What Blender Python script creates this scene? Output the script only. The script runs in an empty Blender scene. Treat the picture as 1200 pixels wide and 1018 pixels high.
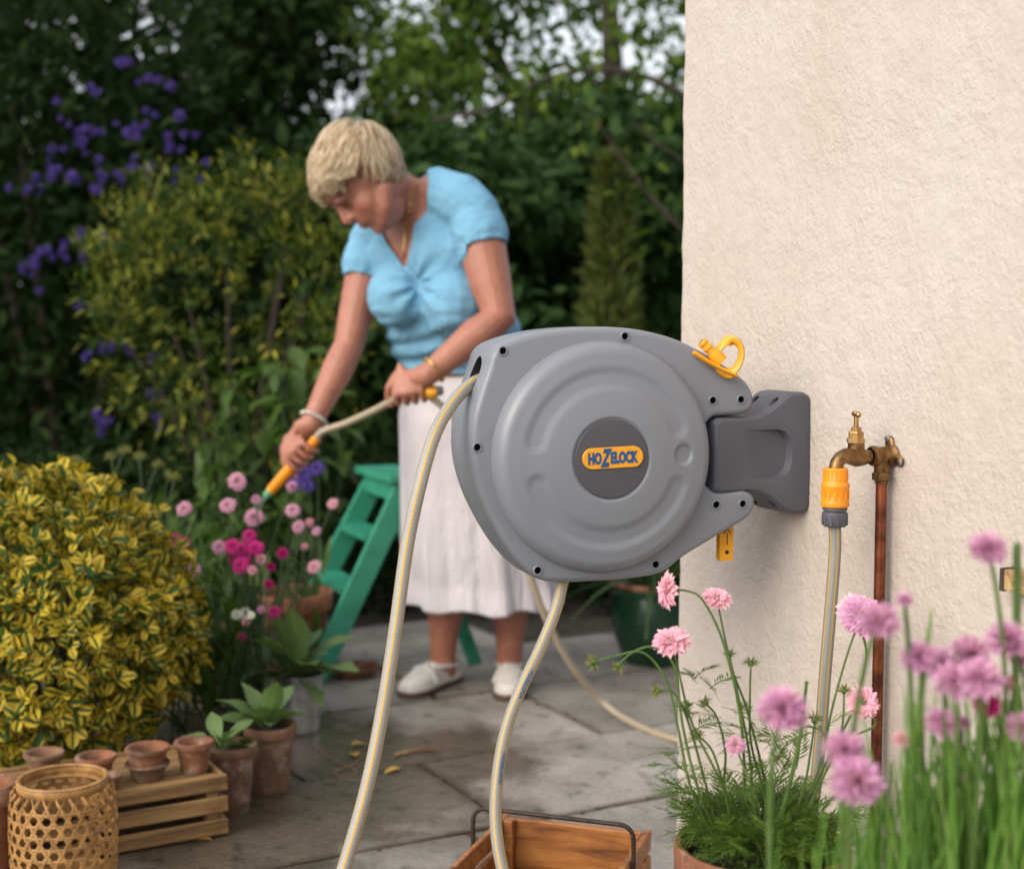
import bpy, bmesh, math, random
import numpy as np
from mathutils import Vector, Matrix, noise

random.seed(11)
rng = np.random.default_rng(11)
sc = bpy.context.scene
COL = sc.collection
R = math.radians

# ------------------------------------------------------------------ camera, sky, sun, exposure
CAM_H, PITCH, FPX = 1.0, R(4.4), 1665.0
cam_d = bpy.data.cameras.new('camera')
cam = bpy.data.objects.new('camera', cam_d)
COL.objects.link(cam)
cam.location = (0, 0, CAM_H)
cam.rotation_euler = (R(90) - PITCH, 0, 0)
cam_d.sensor_width = 36.0
cam_d.lens = FPX / 1200.0 * 36.0
cam_d.clip_start = 0.05
cam_d.clip_end = 400
cam_d.dof.use_dof = True
cam_d.dof.focus_distance = 2.06
cam_d.dof.aperture_fstop = 3.1
cam_d.dof.aperture_blades = 0
sc.camera = cam

SUN = Vector((-0.60, -0.56, 0.50)).normalized()          # direction towards the sun
world = bpy.data.worlds.new('World')
sc.world = world
world.use_nodes = True
wn = world.node_tree
sky = wn.nodes.new('ShaderNodeTexSky')
sky.sky_type = 'NISHITA'
sky.sun_disc = False
sky.sun_elevation = math.asin(SUN.z)
sky.sun_rotation = math.atan2(SUN.x, SUN.y)
sky.dust_density = 7.0
sky.ozone_density = 0.3
sky.air_density = 1.0
bg = wn.nodes['Background']
bg.inputs['Strength'].default_value = 0.125
cloud = wn.nodes.new('ShaderNodeMix')                    # thin even cloud veil over the blue
cloud.data_type = 'RGBA'
cloud.inputs[0].default_value = 0.72
wn.links.new(sky.outputs['Color'], cloud.inputs[6])
cloud.inputs[7].default_value = (6.4, 6.6, 6.9, 1)
wn.links.new(cloud.outputs[2], bg.inputs['Color'])
sun_d = bpy.data.lights.new('sun', 'SUN')
sun_d.energy = 1.5
sun_d.angle = R(45)
sun_d.color = (1.0, 0.93, 0.83)
sun = bpy.data.objects.new('sun', sun_d)
COL.objects.link(sun)
sun.rotation_euler = (-SUN).to_track_quat('-Z', 'Y').to_euler()
sun.location = (-4, -3, 6)
sc.view_settings.view_transform = 'Standard'
sc.view_settings.look = 'None'
sc.view_settings.gamma = 1
sc.view_settings.use_curve_mapping = False
sc.view_settings.exposure = 0.72
sc.cycles.max_bounces = 6
sc.cycles.diffuse_bounces = 3
sc.cycles.transparent_max_bounces = 6
sc.cycles.use_denoising = True

# ------------------------------------------------------------------ survey helpers: sight lines of the photograph to places
CO = Vector((0, 0, CAM_H))
def ray(px, py):
    a = (px - 600) / FPX
    b = (509 - py) / FPX
    return Vector((a, math.cos(PITCH) + b * math.sin(PITCH), -math.sin(PITCH) + b * math.cos(PITCH)))
def P(px, py, Y):
    d = ray(px, py)
    return CO + d * (Y / d.y)
def G(px, py, z=0.0):
    d = ray(px, py)
    return CO + d * ((z - CAM_H) / d.z)
def project(p):
    q = Vector(p) - CO
    f = q.y * math.cos(PITCH) - q.z * math.sin(PITCH)
    u = q.y * math.sin(PITCH) + q.z * math.cos(PITCH)
    return 600 + FPX * q.x / f, 509 - FPX * u / f
WA = R(25)
WT = Vector((math.sin(WA), -math.cos(WA), 0))            # along the wall, towards the camera
WN = Vector((-math.cos(WA), -math.sin(WA), 0))           # out of the wall
WP = Vector((0.46, 2.2, 0))
def W(px, py, off=0.0):
    d = ray(px, py)
    return CO + d * (((WP + WN * off - CO).dot(WN)) / d.dot(WN))

# ------------------------------------------------------------------ materials
MATS = {}
def new_mat(name):
    m = bpy.data.materials.new(name)
    m.use_nodes = True
    MATS[name] = m
    return m, m.node_tree, m.node_tree.nodes['Principled BSDF']
def nd(nt, kind, **kw):
    n = nt.nodes.new(kind)
    for k, v in kw.items():
        setattr(n, k, v)
    return n
def ramp(nt, stops, src=None):
    n = nt.nodes.new('ShaderNodeValToRGB')
    while len(n.color_ramp.elements) < len(stops):
        n.color_ramp.elements.new(0.5)
    for e, (p, c) in zip(n.color_ramp.elements, stops):
        e.position = p
        e.color = (*c, 1) if len(c) == 3 else c
    if src is not None:
        nt.links.new(src, n.inputs[0])
    return n
def noise_n(nt, coord, scale, detail=4, rough=0.55):
    n = nt.nodes.new('ShaderNodeTexNoise')
    n.inputs['Scale'].default_value = scale
    n.inputs['Detail'].default_value = detail
    n.inputs['Roughness'].default_value = rough
    nt.links.new(coord, n.inputs['Vector'])
    return n
def math_n(nt, op, a, b=None):
    n = nt.nodes.new('ShaderNodeMath')
    n.operation = op
    for i, v in enumerate((a, b)):
        if v is None: continue
        if isinstance(v, (int, float)): n.inputs[i].default_value = v
        else: nt.links.new(v, n.inputs[i])
    return n.outputs[0]
def mix_n(nt, fac, a, b, mode='MIX'):
    n = nt.nodes.new('ShaderNodeMix')
    n.data_type = 'RGBA'
    n.blend_type = mode
    for i, v in ((0, fac), (6, a), (7, b)):
        if isinstance(v, (int, float)): n.inputs[i].default_value = v
        elif isinstance(v, tuple): n.inputs[i].default_value = (*v, 1)
        else: nt.links.new(v, n.inputs[i])
    return n.outputs[2]
def add_bump(nt, bsdf, height, strength, dist):
    b = nt.nodes.new('ShaderNodeBump')
    b.inputs['Strength'].default_value = strength
    b.inputs['Distance'].default_value = dist
    nt.links.new(height, b.inputs['Height'])
    nt.links.new(b.outputs[0], bsdf.inputs['Normal'])

def simple(name, c1, c2=None, rough=0.5, scale=20, bump=0.0, bscale=120, dist=0.002, metal=0.0, spec=0.5, per_object=0.0, lo=.35, hi=.7, sss=0.0):
    m, nt, b = new_mat(name)
    tc = nd(nt, 'ShaderNodeTexCoord').outputs['Object']
    c2 = c2 or tuple(x * 0.8 for x in c1)
    n = noise_n(nt, tc, scale)
    r = ramp(nt, [(lo, c2), (hi, c1)], n.outputs['Fac'])
    col = r.outputs['Color']
    if per_object:
        oi = nd(nt, 'ShaderNodeObjectInfo')
        v = math_n(nt, 'MULTIPLY_ADD', oi.outputs['Random'], per_object * 2)
        v.node.inputs[2].default_value = 1 - per_object
        hsv = nd(nt, 'ShaderNodeHueSaturation')
        nt.links.new(v, hsv.inputs['Value'])
        nt.links.new(col, hsv.inputs['Color'])
        col = hsv.outputs['Color']
    nt.links.new(col, b.inputs['Base Color'])
    b.inputs['Roughness'].default_value = rough
    b.inputs['Metallic'].default_value = metal
    b.inputs['Specular IOR Level'].default_value = spec
    if sss:
        b.inputs['Subsurface Weight'].default_value = sss
        b.inputs['Subsurface Radius'].default_value = (0.02, 0.008, 0.004)
        b.inputs['Subsurface Scale'].default_value = 0.3
    if bump:
        n2 = noise_n(nt, tc, bscale, 5, .6)
        add_bump(nt, b, n2.outputs['Fac'], bump, dist)
    return m

def leaf_mat(name, stops, trans=0.25, rough=0.5, edge=None, edge_at=0.45, spec=.35):
    """Leaf colour: random per leaf along the stops; edge = pale margin colour outside edge_at of the half width."""
    m, nt, b = new_mat(name)
    geo = nd(nt, 'ShaderNodeNewGeometry')
    oi = nd(nt, 'ShaderNodeObjectInfo')
    s = math_n(nt, 'ADD', geo.outputs['Random Per Island'], oi.outputs['Random'])
    s = math_n(nt, 'FRACT', s)
    k = len(stops)
    r = ramp(nt, [(i / max(1, k - 1), c) for i, c in enumerate(stops)], s)
    col = r.outputs['Color']
    uvn = nd(nt, 'ShaderNodeUVMap')
    sep = nd(nt, 'ShaderNodeSeparateXYZ')
    nt.links.new(uvn.outputs['UV'], sep.inputs[0])
    x = math_n(nt, 'ABSOLUTE', math_n(nt, 'SUBTRACT', sep.outputs[0], 0.5))
    if edge:
        tc = nd(nt, 'ShaderNodeTexCoord').outputs['UV']
        nz = noise_n(nt, tc, 5, 3)
        d = math_n(nt, 'ADD', math_n(nt, 'MULTIPLY', x, 2.0), math_n(nt, 'MULTIPLY', math_n(nt, 'SUBTRACT', nz.outputs['Fac'], .5), .9))
        off = math_n(nt, 'MULTIPLY', math_n(nt, 'SUBTRACT', s, 0.5), 0.7)
        d = math_n(nt, 'ADD', d, off)
        f = ramp(nt, [(edge_at - .05, (0, 0, 0)), (edge_at + .08, (1, 1, 1))], d)
        oi2 = ramp(nt, [(0, edge[0]), (1, edge[1])], math_n(nt, 'FRACT', math_n(nt, 'MULTIPLY', s, 7.3)))
        col = mix_n(nt, f.outputs['Color'], col, oi2.outputs['Color'])
    else:
        rib = ramp(nt, [(0.0, (1.35, 1.35, 1.2)), (0.06, (1, 1, 1))], x)
        col = mix_n(nt, 1.0, col, rib.outputs['Color'], 'MULTIPLY')
    nt.links.new(col, b.inputs['Base Color'])
    b.inputs['Roughness'].default_value = rough
    b.inputs['Specular IOR Level'].default_value = spec
    if trans:
        t = nd(nt, 'ShaderNodeBsdfTranslucent')
        tcol = mix_n(nt, 1.0, col, (1.15, 1.25, 0.6), 'MULTIPLY')
        nt.links.new(tcol, t.inputs['Color'])
        mx = nd(nt, 'ShaderNodeMixShader')
        mx.inputs[0].default_value = trans
        nt.links.new(b.outputs[0], mx.inputs[1])
        nt.links.new(t.outputs[0], mx.inputs[2])
        nt.links.new(mx.outputs[0], nt.nodes['Material Output'].inputs['Surface'])
    return m

# ------------------------------------------------------------------ mesh helpers
class MB:
    def __init__(s):
        s.v, s.f, s.mi, s.uv = [], [], [], []
    def add(s, verts, faces, mi=0, uvs=None):
        o = len(s.v)
        s.v += [tuple(p) for p in verts]
        s.f += [tuple(o + i for i in f) for f in faces]
        s.mi += [mi] * len(faces)
        s.uv += list(uvs) if uvs else [(0.0, 0.0)] * len(verts)
        return s
    def box(s, size, M=None, mi=0, jit=0.0):
        M = M or Matrix()
        x, y, z = (k / 2 for k in size)
        vs = [M @ Vector((sx * x + random.uniform(-jit, jit), sy * y + random.uniform(-jit, jit), sz * z + random.uniform(-jit, jit)))
              for sx in (-1, 1) for sy in (-1, 1) for sz in (-1, 1)]
        return s.add(vs, [(0, 1, 3, 2), (4, 6, 7, 5), (0, 4, 5, 1), (2, 3, 7, 6), (0, 2, 6, 4), (1, 5, 7, 3)], mi)
    def tube(s, pts, rad, n=8, cap='round', ref=None, mi=0):
        """Tube through pts. rad: number, list of numbers or (a, b) pairs (a along ref)."""
        pts = [Vector(p) for p in pts]
        k = len(pts)
        rads = rad if isinstance(rad, list) else [rad] * k
        rads = [(r, r) if isinstance(r, (int, float)) else r for r in rads]
        tang = []
        for i in range(k):
            a, b = pts[max(0, i - 1)], pts[min(k - 1, i + 1)]
            d = b - a
            tang.append(d.normalized() if d.length > 1e-9 else Vector((0, 0, 1)))
        x = Vector(ref) if ref is not None else (Vector((0, 0, 1)) if abs(tang[0].z) < .9 else Vector((1, 0, 0)))
        rings = []
        def frame(t):
            nonlocal x
            base = Vector(ref) if ref is not None else x
            q = base - t * base.dot(t)
            if q.length < 1e-6: q = t.orthogonal()
            q.normalize()
            if ref is None: x = q
            return q, t.cross(q)
        L = 0.0
        if cap == 'round':
            q, w = frame(tang[0])
            a, b = rads[0]
            m = max(a, b)
            for ph in (80, 50, 25):
                c, sn = math.cos(R(ph)), math.sin(R(ph))
                rings.append((pts[0] - tang[0] * min(a, b) * sn, a * c, b * c, q, w, 0.0))
        for i in range(k):
            if i: L += (pts[i] - pts[i - 1]).length
            q, w = frame(tang[i])
            rings.append((pts[i], rads[i][0], rads[i][1], q, w, L))
        if cap == 'round':
            a, b = rads[-1]
            for ph in (25, 50, 80):
                c, sn = math.cos(R(ph)), math.sin(R(ph))
                rings.append((pts[-1] + tang[-1] * min(a, b) * sn, a * c, b * c, q, w, L))
        vs, fs, uv = [], [], []
        for (c, a, b, q, w, l) in rings:
            for j in range(n + 1):
                th = 2 * math.pi * (j % n) / n
                if j < n or True:
                    vs.append(c + q * (a * math.cos(th)) + w * (b * math.sin(th)))
                    uv.append((j / n, l))
        m = n + 1
        for i in range(len(rings) - 1):
            for j in range(n):
                fs.append((i * m + j, i * m + j + 1, (i + 1) * m + j + 1, (i + 1) * m + j))
        if cap:
            fs.append(tuple(reversed(range(n))))
            o = (len(rings) - 1) * m
            fs.append(tuple(o + j for j in range(n)))
        return s.add(vs, fs, mi, uv)
    def lathe(s, prof, M=None, n=24, mi=0, close=False, ang=None):
        """prof: list of (r, z) about local Z."""
        M = M or Matrix()
        vs, fs, uv = [], [], []
        for i, (r, z) in enumerate(prof):
            for j in range(n + 1):
                th = 2 * math.pi * (j % n) / n
                vs.append(M @ Vector((r * math.cos(th), r * math.sin(th), z)))
                uv.append((j / n, i / max(1, len(prof) - 1)))
        m = n + 1
        for i in range(len(prof) - 1):
            for j in range(n):
                fs.append((i * m + j, i * m + j + 1, (i + 1) * m + j + 1, (i + 1) * m + j))
        return s.add(vs, fs, mi, uv)
    def ball(s, c, rad, M=None, n=14, k=9, mi=0):
        rx, ry, rz = rad if isinstance(rad, (tuple, list)) else (rad,) * 3
        M = M or Matrix()
        c = Vector(c)
        T = Matrix.Translation(c) @ M.to_3x3().to_4x4() @ Matrix.Diagonal((rx, ry, rz, 1))
        return s.lathe([(math.sin(math.pi * i / k) + (1e-4 if i in (0, k) else 0), -math.cos(math.pi * i / k)) for i in range(k + 1)], T, n, mi)
    def mesh(s, name, mats=(), smooth=True, angle=None, weld=True):
        me = bpy.data.meshes.new(name)
        me.from_pydata(s.v, [], s.f)
        uvl = me.uv_layers.new(name='UVMap')
        li = np.empty(len(me.loops), dtype=np.int32)
        me.loops.foreach_get('vertex_index', li)
        uvl.data.foreach_set('uv', np.asarray(s.uv, dtype=np.float32)[li].ravel())
        me.polygons.foreach_set('material_index', s.mi)
        for m in mats: me.materials.append(m)
        if weld:
            bm = bmesh.new()
            bm.from_mesh(me)
            bmesh.ops.remove_doubles(bm, verts=bm.verts, dist=1e-6)
            bm.to_mesh(me)
            bm.free()
        if smooth:
            me.polygons.foreach_set('use_smooth', [True] * len(me.polygons))
            if angle: me.set_sharp_from_angle(angle=R(angle))
        me.update()
        return me

def link(name, me, parent=None, M=None):
    o = bpy.data.objects.new(name, me)
    COL.objects.link(o)
    if parent is not None: o.parent = parent
    if M is not None: o.matrix_basis = M
    return o
def obj(name, mb, mats, parent=None, M=None, smooth=True, angle=40, world=True):
    """A mesh object; with world=True coordinates are world and are moved into the parent's space."""
    mats = mats if isinstance(mats, (list, tuple)) else [mats]
    me = mb if isinstance(mb, bpy.types.Mesh) else mb.mesh(name, mats, smooth, angle)
    if parent is not None and world and M is None:
        me.transform(parent.matrix_basis.inverted())
    return link(name, me, parent, M)
def thing(name, label, cat, loc=(0, 0, 0), group=None, M=None):
    o = bpy.data.objects.new(name, None)
    COL.objects.link(o)
    o.empty_display_size = 0.05
    if M is not None: o.matrix_basis = M
    else: o.location = loc
    if M is None: o.matrix_basis = Matrix.Translation(Vector(loc))
    o['label'] = label
    o['category'] = cat
    if group: o['group'] = group
    return o
def tag(o, label=None, cat=None, group=None, kind=None):
    for k, v in (('label', label), ('category', cat), ('group', group), ('kind', kind)):
        if v: o[k] = v
    return o
def modded(me, mods):
    """Apply a list of (type, settings) modifiers to a mesh through the dependency graph."""
    t = bpy.data.objects.new('tmp', me)
    COL.objects.link(t)
    extra = []
    for kind, kw in mods:
        m = t.modifiers.new(kind, kind)
        for k, v in kw.items():
            if k == 'cutter':
                c = bpy.data.objects.new('cut', v)
                COL.objects.link(c)
                extra.append(c)
                m.object = c
            else: setattr(m, k, v)
    dg = bpy.context.evaluated_depsgraph_get()
    out = bpy.data.meshes.new_from_object(t.evaluated_get(dg))
    for o in [t] + extra:
        bpy.data.objects.remove(o)
    return out
def bez(a, b, c, n=8):
    a, b, c = Vector(a), Vector(b), Vector(c)
    return [a * (1 - t) ** 2 + b * 2 * t * (1 - t) + c * t * t for t in (i / n for i in range(n + 1))]
def catmull(pts, per=8, closed=False):
    pts = [Vector(p) for p in pts]
    n = len(pts)
    out = []
    rngk = range(n) if closed else range(n - 1)
    for i in rngk:
        p0 = pts[(i - 1) % n] if closed else pts[max(0, i - 1)]
        p1, p2 = pts[i % n], pts[(i + 1) % n]
        p3 = pts[(i + 2) % n] if closed else pts[min(n - 1, i + 2)]
        for k in range(per):
            t = k / per
            out.append(0.5 * ((2 * p1) + (p2 - p0) * t + (2 * p0 - 5 * p1 + 4 * p2 - p3) * t * t + (3 * p1 - p0 - 3 * p2 + p3) * t ** 3))
    if not closed: out.append(pts[-1])
    return out
def frame_m(o, x, y, z):
    M = Matrix((x, y, z)).transposed().to_4x4()
    M.translation = o
    return M
def aim(o, d, roll=0.0, s=1.0):
    """Matrix with local Y along d, local Z turned up as far as possible."""
    y = Vector(d).normalized()
    up = Vector((0, 0, 1)) if abs(y.z) < .95 else Vector((0, 1, 0))
    x = y.cross(up).normalized()
    z = x.cross(y)
    M = frame_m(Vector(o), x, y, z)
    sv = s if isinstance(s, (tuple, list)) else (s, s, s)
    return M @ Matrix.Rotation(roll, 4, 'Y') @ Matrix.Diagonal((*sv, 1))
def aim_z(o, d, s=1.0, roll=0.0):
    """Matrix with local Z along d."""
    z = Vector(d).normalized()
    x = z.orthogonal().normalized()
    return frame_m(Vector(o), x, z.cross(x), z) @ Matrix.Rotation(roll, 4, 'Z') @ Matrix.Scale(s, 4)

def leaf_arrays(w=0.45, bend=0.25, fold=0.12, seg=4, peak=0.85, wave=0.0, pw=0.9):
    vs, uv, fs = [], [], []
    for i in range(seg + 1):
        t = i / seg
        hw = w / 2 * max(0.02, math.sin(math.pi * min(1, t ** peak)) ** pw) if 0 < t < 1 else 0.012
        z = -bend * t * t
        y = t * (1 - 0.15 * bend * t)
        wv = wave * math.sin(t * 9)
        vs += [(-hw, y, z + fold * hw * 2 + wv * hw), (0, y, z), (hw, y, z + fold * hw * 2 - wv * hw)]
        uv += [(0.5 - hw / w, t), (0.5, t), (0.5 + hw / w, t)]
    for i in range(seg):
        a = i * 3
        fs += [(a, a + 1, a + 4, a + 3), (a + 1, a + 2, a + 5, a + 4)]
    return np.array(vs, dtype=np.float64), np.array(uv), np.array(fs, dtype=np.int32)
def arr_mesh(name, arr, mat):
    v, uv, f = arr
    mb = MB()
    mb.add(v.tolist(), f.tolist(), 0, uv.tolist())
    return mb.mesh(name, [mat], weld=False)
def cloud_mesh(name, arrs, Ms, mat):
    """One mesh of many leaves: arrs = leaf variants, Ms = list of matrices."""
    groups = [[] for _ in arrs]
    for i, M in enumerate(Ms): groups[i % len(arrs)].append(M)
    V, U, F, off = [], [], [], 0
    for (v, uv, f), ms in zip(arrs, groups):
        if not ms: continue
        A = np.array([[list(r) for r in M] for M in ms]) if not isinstance(ms, np.ndarray) else ms
        vv = np.einsum('nij,kj->nki', A[:, :3, :3], v) + A[:, None, :3, 3]
        n, k = len(ms), len(v)
        V.append(vv.reshape(-1, 3))
        U.append(np.tile(uv, (n, 1)))
        F.append((f[None] + (np.arange(n) * k)[:, None, None] + off).reshape(-1, 4))
        off += n * k
    return quads_mesh(name, np.concatenate(V), np.concatenate(U), np.concatenate(F), mat)
def quads_mesh(name, V, U, F, mat):
    me = bpy.data.meshes.new(name)
    me.vertices.add(len(V))
    me.vertices.foreach_set('co', V.astype(np.float32).ravel())
    me.loops.add(F.size)
    me.loops.foreach_set('vertex_index', F.astype(np.int32).ravel())
    me.polygons.add(len(F))
    me.polygons.foreach_set('loop_start', np.arange(0, F.size, 4, dtype=np.int32))
    me.update(calc_edges=True)
    uvl = me.uv_layers.new(name='UVMap')
    uvl.data.foreach_set('uv', U.astype(np.float32)[F.ravel()].ravel())
    me.polygons.foreach_set('use_smooth', [True] * len(F))
    me.materials.append(mat)
    return me
def rand_cloud(name, pts, dirs, size, arr, mat, spread=0.9):
    """Fast leaf cloud for far crowns: numpy only. pts (n,3); dirs (n,3) leaf directions."""
    n = len(pts)
    y = dirs + rng.normal(0, spread, (n, 3))
    y /= np.linalg.norm(y, axis=1)[:, None]
    z = rng.normal(0, .6, (n, 3)) + np.array([0, -.25, .8])
    x = np.cross(y, z)
    x /= np.linalg.norm(x, axis=1)[:, None] + 1e-9
    z = np.cross(x, y)
    s = (size * rng.uniform(.6, 1.3, n))[:, None]
    A = np.stack([x * s, y * s, z * s], axis=2)
    v, uv, f = arr
    vv = np.einsum('nij,kj->nki', A, v) + pts[:, None, :]
    k = len(v)
    F = (f[None] + (np.arange(n) * k)[:, None, None]).reshape(-1, 4)
    return quads_mesh(name, vv.reshape(-1, 3), np.tile(uv, (n, 1)), F, mat)
# ------------------------------------------------------------------ material list
def stucco_mat():
    m, nt, b = new_mat('cream_render')
    tc = nd(nt, 'ShaderNodeTexCoord').outputs['Object']
    big = noise_n(nt, tc, 2.2, 3)
    r = ramp(nt, [(.3, (.515, .45, .40)), (.7, (.55, .495, .455))], big.outputs['Fac'])
    fine = noise_n(nt, tc, 40, 4)
    r2 = ramp(nt, [(.3, (.94, .93, .92)), (.65, (1, 1, 1))], fine.outputs['Fac'])
    ms = nd(nt, 'ShaderNodeMapping'); ms.inputs['Scale'].default_value = (11, 11, 1.1)
    nt.links.new(tc, ms.inputs['Vector'])
    dr = noise_n(nt, ms.outputs[0], 1.0, 5, .6)
    rd = ramp(nt, [(.33, (.90, .875, .84)), (.52, (1, 1, 1))], dr.outputs['Fac'])
    wc = mix_n(nt, 1.0, r.outputs['Color'], r2.outputs['Color'], 'MULTIPLY')
    nt.links.new(mix_n(nt, .35, wc, rd.outputs['Color'], 'MULTIPLY'), b.inputs['Base Color'])
    b.inputs['Roughness'].default_value = .9
    b.inputs['Specular IOR Level'].default_value = .2
    mp = nd(nt, 'ShaderNodeMapping')
    mp.inputs['Rotation'].default_value = (0.3, 0.5, 0.9)
    mp.inputs['Scale'].default_value = (1.0, 2.2, 1.9)
    nt.links.new(tc, mp.inputs['Vector'])
    a = noise_n(nt, mp.outputs[0], 58, 3, .55)
    c = noise_n(nt, tc, 170, 2, .5)
    e = noise_n(nt, mp.outputs[0], 13, 2)
    pz = noise_n(nt, tc, 6, 3)
    pr = ramp(nt, [(.35, (.45, .45, .45)), (.7, (1, 1, 1))], pz.outputs['Fac'])
    h = math_n(nt, 'ADD', math_n(nt, 'MULTIPLY', a.outputs['Fac'], 1.1), math_n(nt, 'MULTIPLY', c.outputs['Fac'], .38))
    h = math_n(nt, 'ADD', math_n(nt, 'MULTIPLY', h, pr.outputs['Color']), math_n(nt, 'MULTIPLY', e.outputs['Fac'], 1.2))
    add_bump(nt, b, h, .70, .0046)
    return m
M_WALL = stucco_mat()

def stone_mat():
    m, nt, b = new_mat('flagstone')
    tc = nd(nt, 'ShaderNodeTexCoord').outputs['Object']
    oi = nd(nt, 'ShaderNodeObjectInfo')
    a = noise_n(nt, tc, 3.5, 5, .65)
    c = ramp(nt, [(.25, (.125, .112, .096)), (.48, (.26, .24, .215)), (.72, (.37, .347, .32))], a.outputs['Fac'])
    d = noise_n(nt, tc, 14, 6, .7)
    d2 = ramp(nt, [(.34, (.35, .32, .28)), (.44, (1, 1, 1))], d.outputs['Fac'])
    e = noise_n(nt, tc, 90, 4)
    e2 = ramp(nt, [(.3, (.8, .8, .8)), (.7, (1.08, 1.08, 1.08))], e.outputs['Fac'])
    col = mix_n(nt, .8, c.outputs['Color'], d2.outputs['Color'], 'MULTIPLY')
    col = mix_n(nt, 1.0, col, e2.outputs['Color'], 'MULTIPLY')
    gen = nd(nt, 'ShaderNodeSeparateXYZ')
    nt.links.new(nd(nt, 'ShaderNodeTexCoord').outputs['Generated'], gen.inputs[0])
    ex = math_n(nt, 'MAXIMUM', math_n(nt, 'ABSOLUTE', math_n(nt, 'SUBTRACT', gen.outputs[0], .5)), math_n(nt, 'ABSOLUTE', math_n(nt, 'SUBTRACT', gen.outputs[1], .5)))
    ex = math_n(nt, 'ADD', ex, math_n(nt, 'MULTIPLY', math_n(nt, 'SUBTRACT', d.outputs['Fac'], .5), .10))
    ed = ramp(nt, [(.470, (1, 1, 1)), (.499, (.55, .50, .43))], ex)
    col = mix_n(nt, 1.0, col, ed.outputs['Color'], 'MULTIPLY')
    pos = nd(nt, 'ShaderNodeNewGeometry').outputs['Position']
    dist = nd(nt, 'ShaderNodeVectorMath', operation='DISTANCE')
    nt.links.new(pos, dist.inputs[0])
    dist.inputs[1].default_value = (-.58, 3.0, 0)
    wn_ = noise_n(nt, pos, 2.6, 5, .6)
    wd_ = math_n(nt, 'ADD', dist.outputs['Value'], math_n(nt, 'MULTIPLY', math_n(nt, 'SUBTRACT', wn_.outputs['Fac'], .5), 1.3))
    wet = ramp(nt, [(.50, (1, 1, 1)), (.80, (0, 0, 0))], wd_)
    col = mix_n(nt, wet.outputs['Color'], col, mix_n(nt, 1.0, col, (.34, .30, .24), 'MULTIPLY'))
    hsv = nd(nt, 'ShaderNodeHueSaturation')
    v = math_n(nt, 'MULTIPLY_ADD', oi.outputs['Random'], .3)
    v.node.inputs[2].default_value = .85
    nt.links.new(v, hsv.inputs['Value'])
    nt.links.new(col, hsv.inputs['Color'])
    nt.links.new(hsv.outputs['Color'], b.inputs['Base Color'])
    rr = ramp(nt, [(.35, (.5, .5, .5)), (.6, (.85, .85, .85))], a.outputs['Fac'])
    nt.links.new(mix_n(nt, wet.outputs['Color'], rr.outputs['Color'], (.2, .2, .2)), b.inputs['Roughness'])
    h = math_n(nt, 'ADD', math_n(nt, 'MULTIPLY', d.outputs['Fac'], 1.0), math_n(nt, 'MULTIPLY', e.outputs['Fac'], .35))
    add_bump(nt, b, h, .6, .008)
    return m
M_STONE = stone_mat()
M_SOIL = simple('soil', (.05, .038, .028), (.018, .014, .011), .95, 18, .8, 60, .02)
M_REEL = simple('grey_plastic', (.196, .212, .246), (.189, .205, .238), .32, 8, .10, 1100, .0006, spec=.5)
_nt = M_REEL.node_tree
_rg = ramp(_nt, [(.3, (.27, .27, .27)), (.7, (.44, .44, .44))], noise_n(_nt, nd(_nt, 'ShaderNodeTexCoord').outputs['Object'], 24, 6, .65).outputs['Fac'])
_nt.links.new(_rg.outputs['Color'], _nt.nodes['Principled BSDF'].inputs['Roughness'])
M_DARK = simple('charcoal_plastic', (.088, .091, .110), (.081, .084, .101), .46, 10, .10, 700, .0006, spec=.4)
M_HUB = simple('hub_plastic', (.075, .073, .085), (.070, .068, .079), .5, 10, .08, 900, .0005, spec=.4)
M_HOLE = simple('recess_black', (.008, .008, .009), None, .6)
M_YEL = simple('yellow_plastic', (.80, .36, .015), (.74, .32, .012), .38, 20, .05, 500, .0006)
M_ORG = simple('orange_plastic', (.86, .30, .012), (.80, .27, .010), .38, 20, .05, 500, .0006)
M_BLUE = simple('logo_blue', (.008, .085, .26), None, .5)
M_BRASS = simple('brass', (.58, .36, .15), (.30, .17, .065), .34, 55, .25, 240, .0012, metal=1.0)
M_BRASSD = simple('old_brass', (.34, .20, .085), (.13, .07, .03), .42, 60, .35, 260, .0012, metal=1.0)
M_COP = simple('copper', (.34, .105, .05), (.10, .032, .02), .42, 35, .3, 140, .0012, metal=.85)
M_STEEL = simple('steel', (.6, .6, .6), (.35, .35, .36), .35, 60, metal=1.0)
M_ZINC = simple('zinc', (.62, .63, .63), (.40, .41, .42), .34, 30, .2, 60, .002, metal=.8)
M_IRON = simple('rusty_iron', (.075, .05, .038), (.03, .022, .018), .6, 70, .4, 200, .001, metal=.5)
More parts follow.
